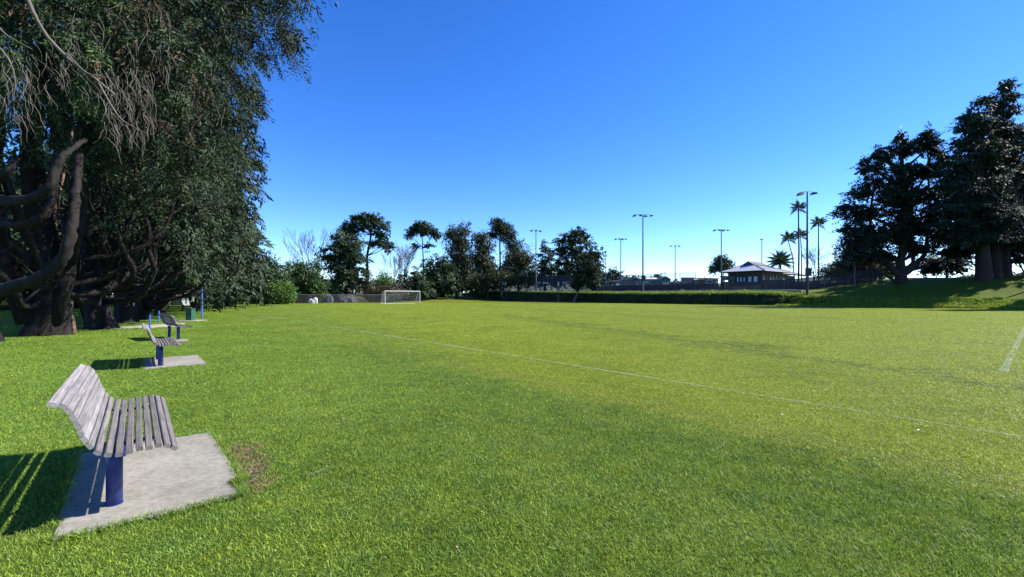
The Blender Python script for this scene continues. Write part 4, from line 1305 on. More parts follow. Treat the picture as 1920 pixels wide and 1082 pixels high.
# A: trunk at the left picture edge, limbs and sprays reach over the lawn
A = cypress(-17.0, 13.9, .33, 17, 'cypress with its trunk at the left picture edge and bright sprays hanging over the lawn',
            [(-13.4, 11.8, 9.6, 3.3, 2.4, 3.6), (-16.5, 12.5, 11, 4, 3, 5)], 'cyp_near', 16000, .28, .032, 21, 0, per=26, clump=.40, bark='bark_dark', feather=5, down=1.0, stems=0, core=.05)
la = tuple(A.location)
def limb_px(pts, r0, r1, root, bark='bark_dark', name='limb', sub=True, seed=1):
    W = [(px(p_, d), d, pz(q_, d)) for (p_, q_, d) in pts]
    out = []
    for i in range(len(W) - 1):
        a_ = Vector(W[max(0, i - 1)]); b_ = Vector(W[i]); c_ = Vector(W[i + 1]); e_ = Vector(W[min(len(W) - 1, i + 2)])
        for s in range(8):
            u = s / 8
            out.append(0.5 * ((2 * b_) + (c_ - a_) * u + (2 * a_ - 5 * b_ + 4 * c_ - e_) * u * u + (-a_ + 3 * b_ - 3 * c_ + e_) * u ** 3))
    out.append(Vector(W[-1]))
    rnd = random.Random(seed)
    mb = MB(); mb.tube([p + Vector((rnd.uniform(-1, 1), rnd.uniform(-1, 1), rnd.uniform(-1, 1))) * r0 * .10 for p in out], taper(r0, r1, len(out) - 1, .8), 12, True, .09 if r0 > .1 else .03)
    return mb.build(name, M[bark], root, off=tuple(root.location), sm=True)
limb_px([(-60, 560, 13.2), (0, 545, 12.4), (60, 527, 11.8), (108, 498, 11.6), (133, 440, 11.6), (142, 370, 11.8), (150, 290, 12.2)], .22, .08, A, seed=1)
limb_px([(-70, 365, 12.6), (0, 375, 11.5), (55, 374, 11), (92, 352, 10.8), (108, 310, 10.9), (128, 285, 11.1), (160, 262, 11.6)], .17, .05, A, seed=2)
limb_px([(-70, 415, 13.0), (0, 418, 12.3), (55, 420, 12), (90, 392, 12), (103, 350, 12.2), (102, 290, 12.6)], .17, .06, A, seed=3)
limb_px([(-60, 335, 12), (-10, 338, 11.4), (14, 322, 11.2), (30, 300, 11.4)], .14, .07, A, seed=4)
# upper overhang
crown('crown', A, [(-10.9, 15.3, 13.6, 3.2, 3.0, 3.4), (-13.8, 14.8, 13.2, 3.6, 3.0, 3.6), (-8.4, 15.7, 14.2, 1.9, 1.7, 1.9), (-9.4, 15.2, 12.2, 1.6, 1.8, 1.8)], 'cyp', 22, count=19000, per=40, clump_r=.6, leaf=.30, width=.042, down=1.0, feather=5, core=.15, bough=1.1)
# dead hanging twigs
def hanging_twigs(root, boxes, seed, mat='twig_pale', name='dead_twigs'):
    rnd = random.Random(seed); mb = MB()
    for (p0, p1, q0, q1, d0, d1, k, ln) in boxes:
        for _ in range(k):
            d = rnd.uniform(d0, d1); p = Vector((px(rnd.uniform(p0, p1), d), d, pz(rnd.uniform(q0, q1), d)))
            L_ = ln * rnd.uniform(.5, 1.3); dx, dy = rnd.gauss(.10, .35), rnd.gauss(0, .3)
            pts = [p + Vector((dx * L_ * f ** .7 + .04 * math.sin(f * 6 + L_ * 9), dy * L_ * f, -L_ * f)) for f in (0, .25, .5, .75, 1)]
            mb.tube(pts, [.0045, .004, .0035, .003, .002], 3, False)
    o = mb.build(name, M[mat], root, off=tuple(root.location)); o['kind'] = 'stuff'
    return o
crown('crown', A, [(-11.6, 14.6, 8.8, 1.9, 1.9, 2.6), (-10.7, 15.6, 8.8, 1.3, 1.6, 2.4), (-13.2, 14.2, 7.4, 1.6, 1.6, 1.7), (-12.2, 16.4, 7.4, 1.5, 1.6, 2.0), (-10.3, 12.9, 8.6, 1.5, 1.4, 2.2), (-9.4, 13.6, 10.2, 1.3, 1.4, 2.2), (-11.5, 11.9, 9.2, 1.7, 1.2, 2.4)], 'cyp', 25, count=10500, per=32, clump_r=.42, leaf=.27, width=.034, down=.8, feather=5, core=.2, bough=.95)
hanging_twigs(A, [(195, 285, 125, 260, 9.6, 10.8, 120, .5), (0, 60, 80, 230, 8.6, 10.4, 60, .5), (60, 190, 20, 190, 9.6, 11, 80, .45), (200, 330, 0, 150, 10.5, 12.5, 80, .6), (300, 420, 90, 220, 12.5, 14, 30, .7)], 3)
limb_px([(40, -30, 9.0), (62, 22, 9.1), (84, 62, 9.3), (118, 100, 9.4), (150, 128, 9.5), (182, 150, 9.6), (216, 178, 9.8)], .045, .018, A, 'twig_pale', 'dead_branch', seed=7)
limb_px([(125, 100, 9.4), (160, 135, 9.3), (190, 143, 9.4), (222, 150, 9.5)], .022, .008, A, 'twig_pale', 'dead_branch', seed=8)
limb_px([(182, 150, 9.6), (220, 215, 9.8), (250, 238, 9.9), (278, 252, 10)], .020, .007, A, 'twig_pale', 'dead_branch', seed=9)
limb_px([(-20, 30, 8.6), (8, 62, 8.7), (30, 76, 8.8), (60, 92, 8.9)], .020, .007, A, 'twig_pale', 'dead_branch', seed=10)
limb_px([(-20, 70, 8.6), (14, 108, 8.7), (28, 150, 8.8), (24, 190, 8.9)], .020, .007, A, 'twig_pale', 'dead_branch', seed=11)
crown('dead_foliage', A, [(-13.2, 11.6, 9.2, 3.2, 2.2, 2.9), (-10.6, 12.4, 8.8, 1.9, 1.4, 2.2), (-11.6, 14.4, 8.6, 1.9, 1.9, 2.4), (-10.9, 15.2, 12.6, 3.0, 2.6, 3.0)], 'dead', 24, count=1500, per=7, clump_r=.22, leaf=.30, width=.03, down=1.4, feather=5, core=.1)

cypress(-17.7, 16.2, .66, 18, 'huge dark cypress trunk at the left, second from the picture edge',
        [(-13.9, 17.0, 5.6, 1.7, 1.8, 1.6), (-14.8, 18.6, 5.8, 2.2, 2.0, 2.4), (-15.6, 15.0, 7.2, 1.6, 1.4, 1.2), (-16.6, 18.5, 9.2, 3.8, 3.8, 4.4), (-15.6, 15.8, 10.6, 3.2, 2.6, 3.6), (-17, 17, 15, 5.5, 5, 5)], 'cyp', 20000, .27, .055, 31, 8, per=30, clump=.5, down=.6, feather=3, fwd=R(-5), spread=R(75), limb_r=.19)
cypress(-18.1, 17.3, .17, 14, 'slender reddish cypress trunk catching the sun right of the huge dark trunk',
        [(-19.5, 19, 13, 3.5, 3.5, 4.5)], 'cyp', 4000, .4, .1, 32, 0, bark='bark_red', stems=0)
cypress(-18.9, 19.6, .52, 17, 'dark cypress with many rising limbs, first behind the slender reddish trunk',
        [(-16.2, 20.4, 4.6, 1.9, 1.8, 1.8), (-18.2, 21.9, 8.6, 3.7, 3.8, 4.4), (-18, 21, 14, 4.4, 4.5, 4.6)], 'cyp', 46000, .23, .085, 33, 9, per=44, clump=.42, down=.5, core=.2, fwd=R(0), limb_r=.16)
cypress(-21.6, 24.2, .46, 17, 'cypress with limbs sweeping low over the path, between the near trunks and the far row',
        [(-18.2, 23.8, 4.2, 1.8, 1.8, 1.9), (-20.4, 26, 8.2, 3.6, 3.8, 4.4), (-20.5, 25.5, 13.6, 4.0, 4, 4.4), (-19.7, 22.6, 10.5, 2.0, 2.2, 4.5)], 'cyp', 46000, .25, .095, 34, 9, per=44, clump=.42, down=.5, core=.2, limb_r=.15)
cypress(-23.2, 27.2, .40, 17, 'mid row cypress behind the low sweeping limbs with a dense grey green crown',
        [(-21.2, 27.8, 4.0, 2.0, 2, 2.0), (-22.6, 30, 7.6, 3.9, 4, 4.9), (-22.8, 29, 14, 4.2, 4.2, 4.6)], 'cyp', 40000, .28, .11, 35, 10, per=44, clump=.46, down=.45, core=.2, limb_r=.14)
cypress(-26.7, 32.8, .40, 18, 'cypress whose crown forms the straight right edge above the tall blue post',
        [(-26.3, 36, 7.2, 4.3, 4.2, 5.2), (-27, 35.5, 14, 4.5, 4.5, 5)], 'cyp', 36000, .32, .13, 36, 10, per=44, clump=.52, down=.4, core=.2, limb_r=.14)
cypress(-30.6, 41.5, .38, 18, 'cypress further along the row with foliage drooping to head height',
        [(-30.4, 43, 6.9, 4.3, 4.3, 5.3), (-31.5, 43, 14, 4.6, 4.6, 5)], 'cyp', 22000, .40, .17, 37, 7, per=26, clump=.7, down=.3, core=.2, limb_r=.14)
cypress(-35, 50.5, .38, 17, 'far row cypress just left of the shaded wire fence',
        [(-34.8, 51, 6.2, 4.2, 4.3, 4.8), (-36.5, 51.5, 12.5, 4.4, 4.6, 5)], 'cyp', 7000, .7, .22, 38, 5, per=24, clump=.8, down=.3, core=.2)
cypress(-40, 60, .38, 16, 'last cypress of the row beside the sunlit hedge bushes',
        [(-38.6, 61, 5.6, 4.0, 4.3, 4.4), (-41, 62, 10.5, 4.6, 4.6, 4.6)], 'cyp', 6000, .8, .26, 39, 4, per=24, clump=.9, down=.3, core=.2)

# ------------------------------------------------------------------ generic tree from photo outlines
def bgtree(name, label, bp, d, lobes, mat, count, leaf, width, seed, trunk=None, bark='bark_dark', per=30, clump=None, flat=.8, group=None, limbs=True, cat='tree', tr=None, depth=.9, zbase=None, tip=.35, **kw):
    rnd = random.Random(seed)
    bx, by = px(bp, d), d
    z0 = hxy(bx, by) if zbase is None else zbase
    root = empty(name, (bx, by, z0), label, cat, group)
    loc = tuple(root.location)
    s = d / F
    LW = []
    for lb in lobes:
        p_, q_, rx, rz = lb[:4]; off = lb[4] if len(lb) > 4 else 0
        LW.append((px(p_, d), by + off * s, pz(q_, d), rx * s, max(.5, (rx + rz) / 2 * depth) * s, rz * s))
    if trunk:
        pts = [(px(p_, d), by, (z0 - .2) if i == 0 else pz(q_, d)) for i, (p_, q_) in enumerate(trunk)]
        mid = []
        for a_, b_ in zip(pts[:-1], pts[1:]):
            mid += [a_, tuple((u + v) / 2 + rnd.uniform(-.06, .06) for u, v in zip(a_, b_))]
        mid.append(pts[-1])
        r0 = tr or .3
        mb = MB(); trunk_mesh(mb, None, mid, taper(r0, r0 * tip, len(mid) - 1), 9, .28, 4, seed)
        if limbs:
            for lw in LW:
                q = Vector(lw[:3]); kk = min(range(len(mid)), key=lambda i_: abs(mid[i_][2] - (q.z - abs(q.x - mid[i_][0]) * .5)))
                a_ = Vector(mid[kk])
                mb.tube(wiggle([a_, a_ * .6 + q * .4 + Vector((0, 0, -.3)), q], .15, rnd), [r0 * .45, r0 * .3, .05], 5, False)
        mb.build('trunk', M[bark], root, off=loc, sm=True)
    crown('crown', root, LW, mat, seed, count=int(count * (2.0 if mat == 'black_fir' else 2.2)), per=per, clump_r=clump or leaf * 1.5, leaf=leaf * (.62 if mat == 'black_fir' else .62), width=width * .95, flat=flat, bough=(leaf * 2.6 if mat in ('fir', 'black_fir') else 0), droop=.35, **kw)
    return root

GB = 'trees beyond the courts and the goal'
# dark wood behind the cypress row
for i, (p_, d, hq, wd_) in enumerate(((-150, 40, 330, 95), (-40, 42, 300, 80), (60, 46, 350, 75), (150, 52, 330, 70), (232, 60, 330, 60), (305, 72, 350, 52), (370, 86, 400, 46))):
    bgtree('evergreen_tree', ['dark evergreen behind the left edge trunks, partly outside the picture', 'dark evergreen filling the gap at the left edge behind the curved limbs',
           'dark evergreen filling the gap behind the huge trunk', 'dark evergreen filling the gap behind the reddish slender trunk', 'dark evergreen deep behind the middle of the cypress row',
           'dark evergreen behind the low sweeping limbs above the path', 'dark evergreen closing the view over the shaded wire fence'][i],
           p_, d, [(p_, (540 + hq) / 2 - 20, wd_, (545 - hq) / 2), (p_ - wd_ * .4, 490, wd_ * .7, 55), (p_ + wd_ * .4, 480, wd_ * .7, 62)], 'cyp', 3600, .9, .5, 60 + i,
           trunk=[(p_, 570), (p_, 450)], tr=.4, core=.3, zbase=0)
GH = 'bushes along the hedge at the far end'
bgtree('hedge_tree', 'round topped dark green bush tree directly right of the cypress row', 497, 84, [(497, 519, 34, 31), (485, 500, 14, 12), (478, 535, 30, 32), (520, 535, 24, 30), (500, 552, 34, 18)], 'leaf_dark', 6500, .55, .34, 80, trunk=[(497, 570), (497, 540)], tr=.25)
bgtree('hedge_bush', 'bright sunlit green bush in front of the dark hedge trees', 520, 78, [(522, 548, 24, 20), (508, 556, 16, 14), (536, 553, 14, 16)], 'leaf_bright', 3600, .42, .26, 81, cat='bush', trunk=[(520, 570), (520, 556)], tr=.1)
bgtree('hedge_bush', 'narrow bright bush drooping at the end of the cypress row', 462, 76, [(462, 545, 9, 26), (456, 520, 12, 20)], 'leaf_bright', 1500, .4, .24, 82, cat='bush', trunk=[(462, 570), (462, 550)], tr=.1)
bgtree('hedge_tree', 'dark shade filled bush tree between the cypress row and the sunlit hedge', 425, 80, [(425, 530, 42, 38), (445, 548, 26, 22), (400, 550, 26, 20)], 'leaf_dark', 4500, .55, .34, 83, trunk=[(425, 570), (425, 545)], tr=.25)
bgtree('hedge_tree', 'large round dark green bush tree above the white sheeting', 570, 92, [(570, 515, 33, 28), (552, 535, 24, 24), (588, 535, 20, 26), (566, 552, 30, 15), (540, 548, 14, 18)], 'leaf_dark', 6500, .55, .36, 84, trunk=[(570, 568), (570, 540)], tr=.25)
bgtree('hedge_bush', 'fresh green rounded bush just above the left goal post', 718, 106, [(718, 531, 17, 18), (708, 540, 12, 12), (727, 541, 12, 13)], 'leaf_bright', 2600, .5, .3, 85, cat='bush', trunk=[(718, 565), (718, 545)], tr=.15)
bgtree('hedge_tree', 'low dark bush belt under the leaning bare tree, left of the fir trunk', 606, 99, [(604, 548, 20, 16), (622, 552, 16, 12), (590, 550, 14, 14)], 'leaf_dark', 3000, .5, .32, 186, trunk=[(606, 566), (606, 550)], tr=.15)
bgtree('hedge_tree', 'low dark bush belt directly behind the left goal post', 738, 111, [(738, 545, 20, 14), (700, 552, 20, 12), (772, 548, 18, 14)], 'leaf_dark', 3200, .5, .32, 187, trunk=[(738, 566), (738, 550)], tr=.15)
bgtree('fir_tree', 'broad layered dark fir with a bare lower trunk left of the goal', 648, 100,
       [(645, 445, 22, 8), (652, 458, 32, 8), (645, 470, 40, 8), (655, 484, 38, 8), (640, 498, 38, 8), (660, 512, 36, 9), (645, 525, 34, 9), (675, 530, 22, 10), (618, 482, 20, 5)], 'fir', 8000, .75, .28, 86,
       trunk=[(648, 562), (648, 520), (650, 440)], tr=.42, flat=.35, core=.3)
bgtree('pine_tree', 'tall open crowned pine rising behind the broad fir', 690, 124,
       [(672, 412, 13, 9), (690, 405, 13, 8), (706, 412, 12, 9), (655, 422, 12, 8), (720, 424, 10, 8), (690, 420, 18, 10), (712, 440, 12, 8), (722, 456, 13, 6), (645, 432, 10, 6), (700, 455, 14, 6), (730, 462, 8, 4), (668, 434, 14, 8)], 'fir', 6200, .75, .3, 87,
       trunk=[(690, 566), (688, 480), (696, 440), (690, 415)], tr=.42, flat=.45, core=.2, clump=.9)
bgtree('pine_tree', 'umbrella shaped pine on a thin tall trunk right of the goal', 794, 132,
       [(790, 421, 17, 6), (775, 432, 12, 4.5), (806, 432, 13, 5), (768, 440, 8, 3), (815, 440, 9, 3), (792, 432, 16, 6), (782, 462, 6, 4), (804, 460, 8, 3)], 'fir', 3600, .75, .3, 88,
       trunk=[(794, 562), (794, 500), (791, 430)], tr=.32, flat=.4, core=.2, clump=.9)
bgtree('conifer_bush', 'bushy conifer behind the middle of the goal', 757, 108, [(757, 530, 17, 18), (748, 545, 16, 14), (768, 540, 14, 16)], 'fir', 2600, .6, .3, 89, trunk=[(757, 565), (757, 545)], tr=.2)
bgtree('conifer_bush', 'grey green bushy conifer above the right goal post', 787, 110, [(785, 522, 16, 20), (798, 540, 16, 16), (778, 545, 14, 12)], 'fir', 2800, .6, .3, 90, trunk=[(787, 562), (787, 545)], tr=.2)
bgtree('evergreen_tree', 'very dark rounded tree under the umbrella pine', 815, 116, [(813, 500, 22, 26), (830, 520, 24, 30), (806, 530, 18, 22), (842, 535, 22, 18)], 'fir', 5600, .65, .36, 91, trunk=[(815, 560), (815, 520)], tr=.3, core=.25)
bgtree('evergreen_tree', 'tall brownish green tree with a lumpy two part top left of the court fence', 856, 124, [(850, 438, 16, 14), (871, 430, 12, 12), (858, 455, 26, 18), (865, 480, 26, 22), (845, 505, 24, 24), (878, 510, 18, 26), (868, 530, 24, 16)], 'olive', 8200, .62, .34, 92, trunk=[(856, 556), (858, 500), (862, 440)], tr=.4, bark='bark_grey', core=.25)
bgtree('evergreen_tree', 'yellowish olive tree with drooping sprays behind the slim pale pole', 904, 126, [(900, 445, 13, 11), (908, 462, 17, 16), (900, 485, 18, 20), (915, 500, 17, 20), (902, 515, 20, 14)], 'olive', 5600, .62, .3, 93, trunk=[(904, 552), (904, 450)], tr=.35, bark='bark_grey', core=.2, down=.6)
bgtree('windswept_tree', 'tall tree with a dark leaning top on a bare trunk behind the courts', 940, 130, [(932, 421, 14, 11), (944, 432, 17, 11), (953, 444, 13, 10), (958, 456, 10, 9), (965, 480, 16, 20), (925, 440, 8, 7)], 'cyp', 5200, .62, .3, 94, trunk=[(940, 552), (938, 500), (937, 450), (940, 428)], tr=.36, bark='bark_grey', core=.15)
bgtree('evergreen_tree', 'grey green loose tree between the windswept top and the crossarm floodlight', 972, 124, [(965, 495, 20, 24), (985, 490, 16, 22), (975, 515, 24, 18), (950, 515, 18, 18), (978, 460, 5, 8)], 'olive', 5200, .62, .3, 95, trunk=[(972, 550), (972, 480)], tr=.3, bark='bark_grey', core=.2)
bgtree('evergreen_tree', 'pointed dark tree just right of the crossarm floodlight', 1022, 130, [(1021, 462, 5, 12), (1022, 478, 14, 14), (1030, 495, 20, 16), (1012, 505, 15, 16), (1035, 512, 18, 12)], 'fir', 4200, .62, .3, 96, trunk=[(1022, 550), (1022, 470)], tr=.3, bark='bark_grey', core=.15)
bgtree('evergreen_tree', 'broad dark tree with a lumpy spreading crown behind the small bank tree', 1082, 118, [(1072, 445, 24, 14), (1086, 437, 14, 10), (1050, 452, 14, 8), (1096, 448, 14, 10), (1080, 468, 34, 20), (1070, 495, 36, 22), (1115, 478, 17, 18), (1055, 515, 28, 18), (1118, 500, 14, 16), (1045, 470, 16, 8)], 'fir', 9500, .62, .34, 97, trunk=[(1082, 548), (1082, 500), (1078, 450)], tr=.45, core=.25)
bgtree('evergreen_tree', 'lower green brown tree behind the tall court fence below the windswept top', 940, 118, [(900, 528, 20, 14), (925, 520, 20, 16), (955, 525, 22, 14), (990, 522, 18, 14), (1015, 525, 14, 12), (1045, 528, 18, 10)], 'olive', 4600, .6, .32, 98, trunk=[(940, 550), (940, 525)], tr=.25, bark='bark_grey', core=.25)
bgtree('bank_tree', 'small bushy tree on leaning stems standing on the bank slope', 1084, 93.6, [(1098, 494, 15, 14), (1110, 506, 13, 16), (1088, 511, 13, 15), (1100, 526, 22, 13), (1082, 534, 12, 8), (1116, 528, 11, 12), (1098, 482, 9, 8)], 'cyp', 7000, .42, .2, 99, trunk=[(1074, 566), (1083, 548), (1096, 520), (1100, 495)], tr=.22, bark='bark_grey', core=.25, zbase=.1)
bgtree('evergreen_tree', 'dark rounded tree between the bank tree and the pale floodlight', 1150, 145, [(1150, 513, 13, 10), (1140, 524, 14, 11), (1160, 525, 12, 10)], 'fir', 2400, .7, .4, 100, trunk=[(1150, 543), (1150, 520)], tr=.25)
for i, (p_, q_, rx, rz, d) in enumerate(((1189, 524, 13, 8, 170), (1216, 527, 11, 7, 180), (1236, 523, 11, 10, 175), (1128, 520, 12, 12, 150), (1170, 528, 9, 7, 165), (1322, 531, 14, 6, 190), (1262, 531, 16, 6, 200))):
    bgtree('distant_tree', ['low dark distant tree top left of the tallest mid floodlight', 'low dark distant tree top just right of the tallest mid floodlight', 'rounded distant tree top above the grey green gabled hut',
           'dark distant tree close to the right side of the bank tree', 'small distant tree top right of the pale floodlight', 'low distant tree top behind the brown hut', 'low distant tree top behind the wide scoreboard'][i],
           p_, d, [(p_, q_, rx, rz), (p_ - rx * .5, q_ + rz * .5, rx * .7, rz * .8), (p_ + rx * .5, q_ + rz * .5, rx * .7, rz * .8)], 'fir', 1500, .8, .5, 110 + i, trunk=[(p_, 543), (p_, q_)], tr=.2, group='low distant tree tops above the courts')
bgtree('round_tree', 'lollipop crowned tree with forked open branches left of the clubhouse', 1352, 142, [(1352, 491, 13, 9), (1362, 499, 9, 8), (1341, 500, 7, 6), (1335, 506, 6, 4), (1368, 506, 5, 4), (1350, 500, 12, 6)], 'olive', 2400, .7, .34, 120, trunk=[(1354, 543), (1354, 520), (1352, 500)], tr=.38, bark='bark_grey', core=.2)

# right hand conifers on the mound
bgtree('spreading_pine', 'broad dark many topped pine with a forked trunk on the grassy mound', 1690, 63,
       [(1646, 285, 7, 9), (1690, 254, 6, 9), (1737, 248, 7, 8), (1716, 268, 5, 8), (1668, 282, 6, 8), (1622, 300, 8, 7), (1650, 296, 20, 9), (1634, 315, 24, 10), (1688, 266, 14, 8), (1692, 282, 22, 12), (1738, 258, 16, 9), (1742, 275, 24, 12), (1765, 300, 20, 14),
        (1640, 345, 36, 14), (1612, 365, 26, 11), (1690, 320, 32, 14), (1735, 320, 34, 16), (1592, 388, 24, 8), (1575, 400, 14, 7), (1620, 400, 36, 16), (1680, 370, 40, 20), (1740, 365, 40, 20),
        (1600, 430, 28, 12), (1650, 440, 42, 22), (1710, 420, 44, 20), (1765, 400, 32, 22), (1605, 455, 28, 14), (1640, 480, 36, 18), (1770, 440, 40, 16), (1790, 470, 32, 10), (1720, 465, 36, 12), (1600, 478, 22, 12), (1690, 345, 22, 16), (1692, 395, 26, 18), (1694, 440, 28, 18)],
       'black_fir', 42000, .44, .18, 130, trunk=[(1690, 524), (1688, 490), (1700, 430), (1692, 350), (1690, 280)], tr=.56, bark='bark_black', flat=.42, per=26, clump=.55, core=.3, depth=.8)
pr = [o for o in COL.objects if o.name == 'spreading_pine'][0]
for (pp, r_) in (([(1688, 520), (1720, 492), (1735, 470), (1742, 400), (1740, 280)], .5), ([(1686, 515), (1662, 495), (1640, 470), (1632, 400), (1650, 310)], .5), ([(1692, 505), (1712, 490), (1708, 440), (1712, 330)], .35), ([(1690, 470), (1690, 400), (1735, 330), (1748, 270)], .3)):
    limb_px([(a_, b_, 63 + (i * .4 if i else 0)) for i, (a_, b_) in enumerate(pp)], r_, .08, pr, 'bark_black', 'limb', seed=int(r_ * 100))
def redwood(name, label, bp, bq, d, top, halfw, bottom, seed, count, tr, shift=0, side=1.0):
    """conical tree with drooping layered boughs"""
    rnd = random.Random(seed)
    lobes = []
    q = top + 6
    while q < bottom:
        f = (q - top) / (bottom - top)
        wv = halfw * (f ** .58) * rnd.uniform(.72, 1.22) + 3
        for sgn in (-1, 1):
            ww = wv * (side if sgn > 0 else 1)
            lobes.append((bp + shift * (1 - f) + sgn * ww * .5, q + ww * .06, ww * .54, 3.4 + 2.8 * f, rnd.uniform(-14, 14)))
        lobes.append((bp + shift * (1 - f), q, wv * .33, 6 + 4 * f, rnd.uniform(-wv * .6, wv * .6)))
        q += 10 + 6 * f
    return bgtree(name, label, bp, d, lobes, 'black_fir', count, .45, .15, seed, trunk=[(bp, bq), (bp, bq - 60), (bp + shift * .4, (bq + top) / 2), (bp + shift * .9, top + 60), (bp + shift, top + 16)], tr=tr, tip=.08, bark='bark_black', flat=.3, per=26, clump=.55, core=.22, depth=1.0, down=.5, limbs=False)
redwood('redwood_tree', 'tall dark redwood with the thick trunk, left of the two tall tops', 1846, 528, 57.5, 184, 90, 445, 140, 32000, .62, shift=-12, side=.6)
redwood('redwood_tree', 'tallest dark redwood top at the right, behind the thick trunk', 1866, 524, 60, 152, 74, 455, 141, 30000, .6, shift=16, side=1.0)
redwood('redwood_tree', 'redwood at the right picture edge with a straight bare lower trunk', 1885, 520, 63, 240, 60, 430, 142, 14000, .5, shift=25, side=1.2)
for i, (ox, oy, oh, orr) in enumerate(((74.5, 48.5, 23, 3.6), (86, 61, 27, 6), (92, 70, 26, 7), (80, 70, 24, 6))):
    oz = hxy(ox, oy)
    orr_ = [(ox, oy, oz + 4 + (oh - 4) * f, orr * (1.05 - f) ** .7, orr * (1.05 - f) ** .7, 2.2) for f in (0, .14, .28, .42, .56, .7, .84, .97)]
    r_ = empty('redwood_tree', (ox, oy, oz), ['redwood beyond the right picture edge whose narrow shadow lies on the pitch edge', 'redwood beyond the right picture edge, behind the mound, shading the grass', 'farthest redwood beyond the right picture edge, deep behind the mound', 'redwood just outside the right picture edge behind the bare trunk'][i], 'tree')
    mb = MB(); mb.tube([(0, 0, -.3), (0, 0, oh * .5), (0, 0, oh * .95)], [.7, .45, .08], 8); mb.build('trunk', M['bark_black'], r_, sm=True)
    crown('crown', r_, orr_, 'black_fir', 170 + i, count=3600, per=20, clump_r=.9, leaf=.9, width=.5, flat=.4, core=.3)
root = empty('slender_trunk', (px(1831, 66), 66, hxy(px(1831, 66), 66)), 'thin straight dark trunk just left of the thick redwood trunk', 'tree')
mb = MB(); mb.tube([(0, 0, -.2), (.05, 0, 4), (0, 0, 9), (.1, 0, 15)], [.22, .19, .16, .1], 8); mb.build('trunk', M['bark_black'], root, sm=True)
crown('crown', root, [(px(1831, 66), 66, 17, 2.2, 2.2, 3.5)], 'black_fir', 143, count=1200, per=10, clump_r=.6, leaf=.5, width=.2, flat=.4)
bgtree('brown_tree', 'brownish thin leaved small tree in front of the pine, beside the slim grey lamp pole', 1607, 72, [(1603, 460, 24, 16), (1592, 480, 26, 16), (1620, 482, 24, 18), (1590, 500, 26, 14), (1625, 505, 26, 12)], 'brown', 4200, .4, .16, 144, trunk=[(1607, 530), (1608, 500), (1604, 470)], tr=.22, bark='bark_grey', core=.3)
bgtree('evergreen_bush', 'dark bush mass right of the forked trunk on the mound crest', 1775, 84, [(1765, 492, 34, 20), (1795, 498, 26, 14), (1745, 500, 26, 14), (1800, 480, 20, 12)], 'black_fir', 4600, .5, .3, 145, cat='bush', trunk=[(1775, 518), (1775, 500)], tr=.2, core=.3)
bgtree('evergreen_bush', 'dark bush mass behind the slim grey lamp pole below the brown tree', 1640, 80, [(1640, 500, 34, 18), (1600, 508, 30, 14), (1665, 505, 20, 14), (1570, 514, 18, 10)], 'olive', 4000, .5, .3, 146, cat='bush', trunk=[(1640, 530), (1640, 505)], tr=.2, core=.3)
bgtree('evergreen_bush', 'low bush with reddish twigs right of the palms', 1556, 90, [(1556, 508, 18, 10), (1545, 515, 12, 8), (1572, 500, 14, 10)], 'brown', 1800, .45, .16, 147, cat='bush', trunk=[(1556, 530), (1556, 510)], tr=.12)
for i, (p_, q_) in enumerate(((1842, 519), (1900, 519))):
    bgtree('distant_tree', ['flat distant tree line glimpse left of the thick redwood trunk', 'distant tree line glimpse at the right picture edge'][i], p_, 150, [(p_, q_, 44, 6), (p_ + 30, q_ + 1, 30, 5)], 'fir', 1400, .9, .5, 150 + i, trunk=[(p_, 528), (p_, 520)], tr=.2, group='distant trees beyond the mound')

# ------------------------------------------------------------------ bare trees
def bare_tree(label, bp, d, topq, lean, seed, r0=.2, spread=.55, levels=5, mat='twig', height_f=.42, base_up=.0, name='bare_tree', sub=3, thick=1.0):
    rnd = random.Random(seed)
    bx, by = px(bp, d), d
    z0 = hxy(bx, by); H = pz(topq, d) - z0
    root = empty(name, (bx, by, z0), label, 'tree')
    mt = MB(); mb = MB(); thick *= 1.35
    up = Vector((0, 0, 1))
    def grow(p, dr, L_, r, lv, tgt):
        k = 4; pts = [p]; cur = Vector(dr)
        for i in range(k):
            cur = (cur + Vector((rnd.gauss(0, .10), rnd.gauss(0, .10), rnd.gauss(.03, .05)))).normalized()
            pts.append(pts[-1] + cur * (L_ / k))
        tgt.tube(pts, taper(r, r * .55, k), 6 if lv == 0 else (4 if lv < 3 else 3), False)
        if lv >= levels: return
        nb = 5 if lv == 0 else sub
        for i in range(nb):
            f = (.45 + .55 * (i + 1) / nb) if lv == 0 else (.25 + .75 * (i + 1) / nb)
            q = min(k, int(f * k)); a_ = rnd.uniform(0, 6.28)
            sd = Vector((math.cos(a_), math.sin(a_), .1)) * rnd.uniform(.7, 1.1) * spread * (1.25 if i < nb - 1 else .4)
            grow(pts[q], (cur + sd + up * .12).normalized(), L_ * rnd.uniform(.55, .8), max(r * .52, .012 * thick), lv + 1, mb)
    grow(Vector((0, 0, -.1)), Vector((lean, 0, 1)).normalized(), H * height_f, r0, 0, mt)
    mt.build('trunk', M['bark_grey'], root, sm=True)
    mb.build('branches', M[mat], root)
    # fit height
    zs = max(v[2] for v in mb.v)
    root.scale = (H / zs,) * 3
    return root
bare_tree('leaning bare tree with a fan of pale twigs left of the broad fir', 611, 106, 420, -.16, 5, .3, .5, 5, sub=3, height_f=.5, thick=2.6)
bare_tree('low bare twiggy tree behind the round bush tree above the white sheeting', 560, 112, 462, -.2, 6, .18, .6, 5, thick=2.8)
bare_tree('bare tree directly right of the tall open crowned pine', 728, 116, 452, .1, 8, .22, .5, 5, thick=2.2)
bare_tree('wider bare tree between the tall pine and the umbrella pine', 762, 124, 448, -.05, 9, .22, .55, 5, thick=2.2)
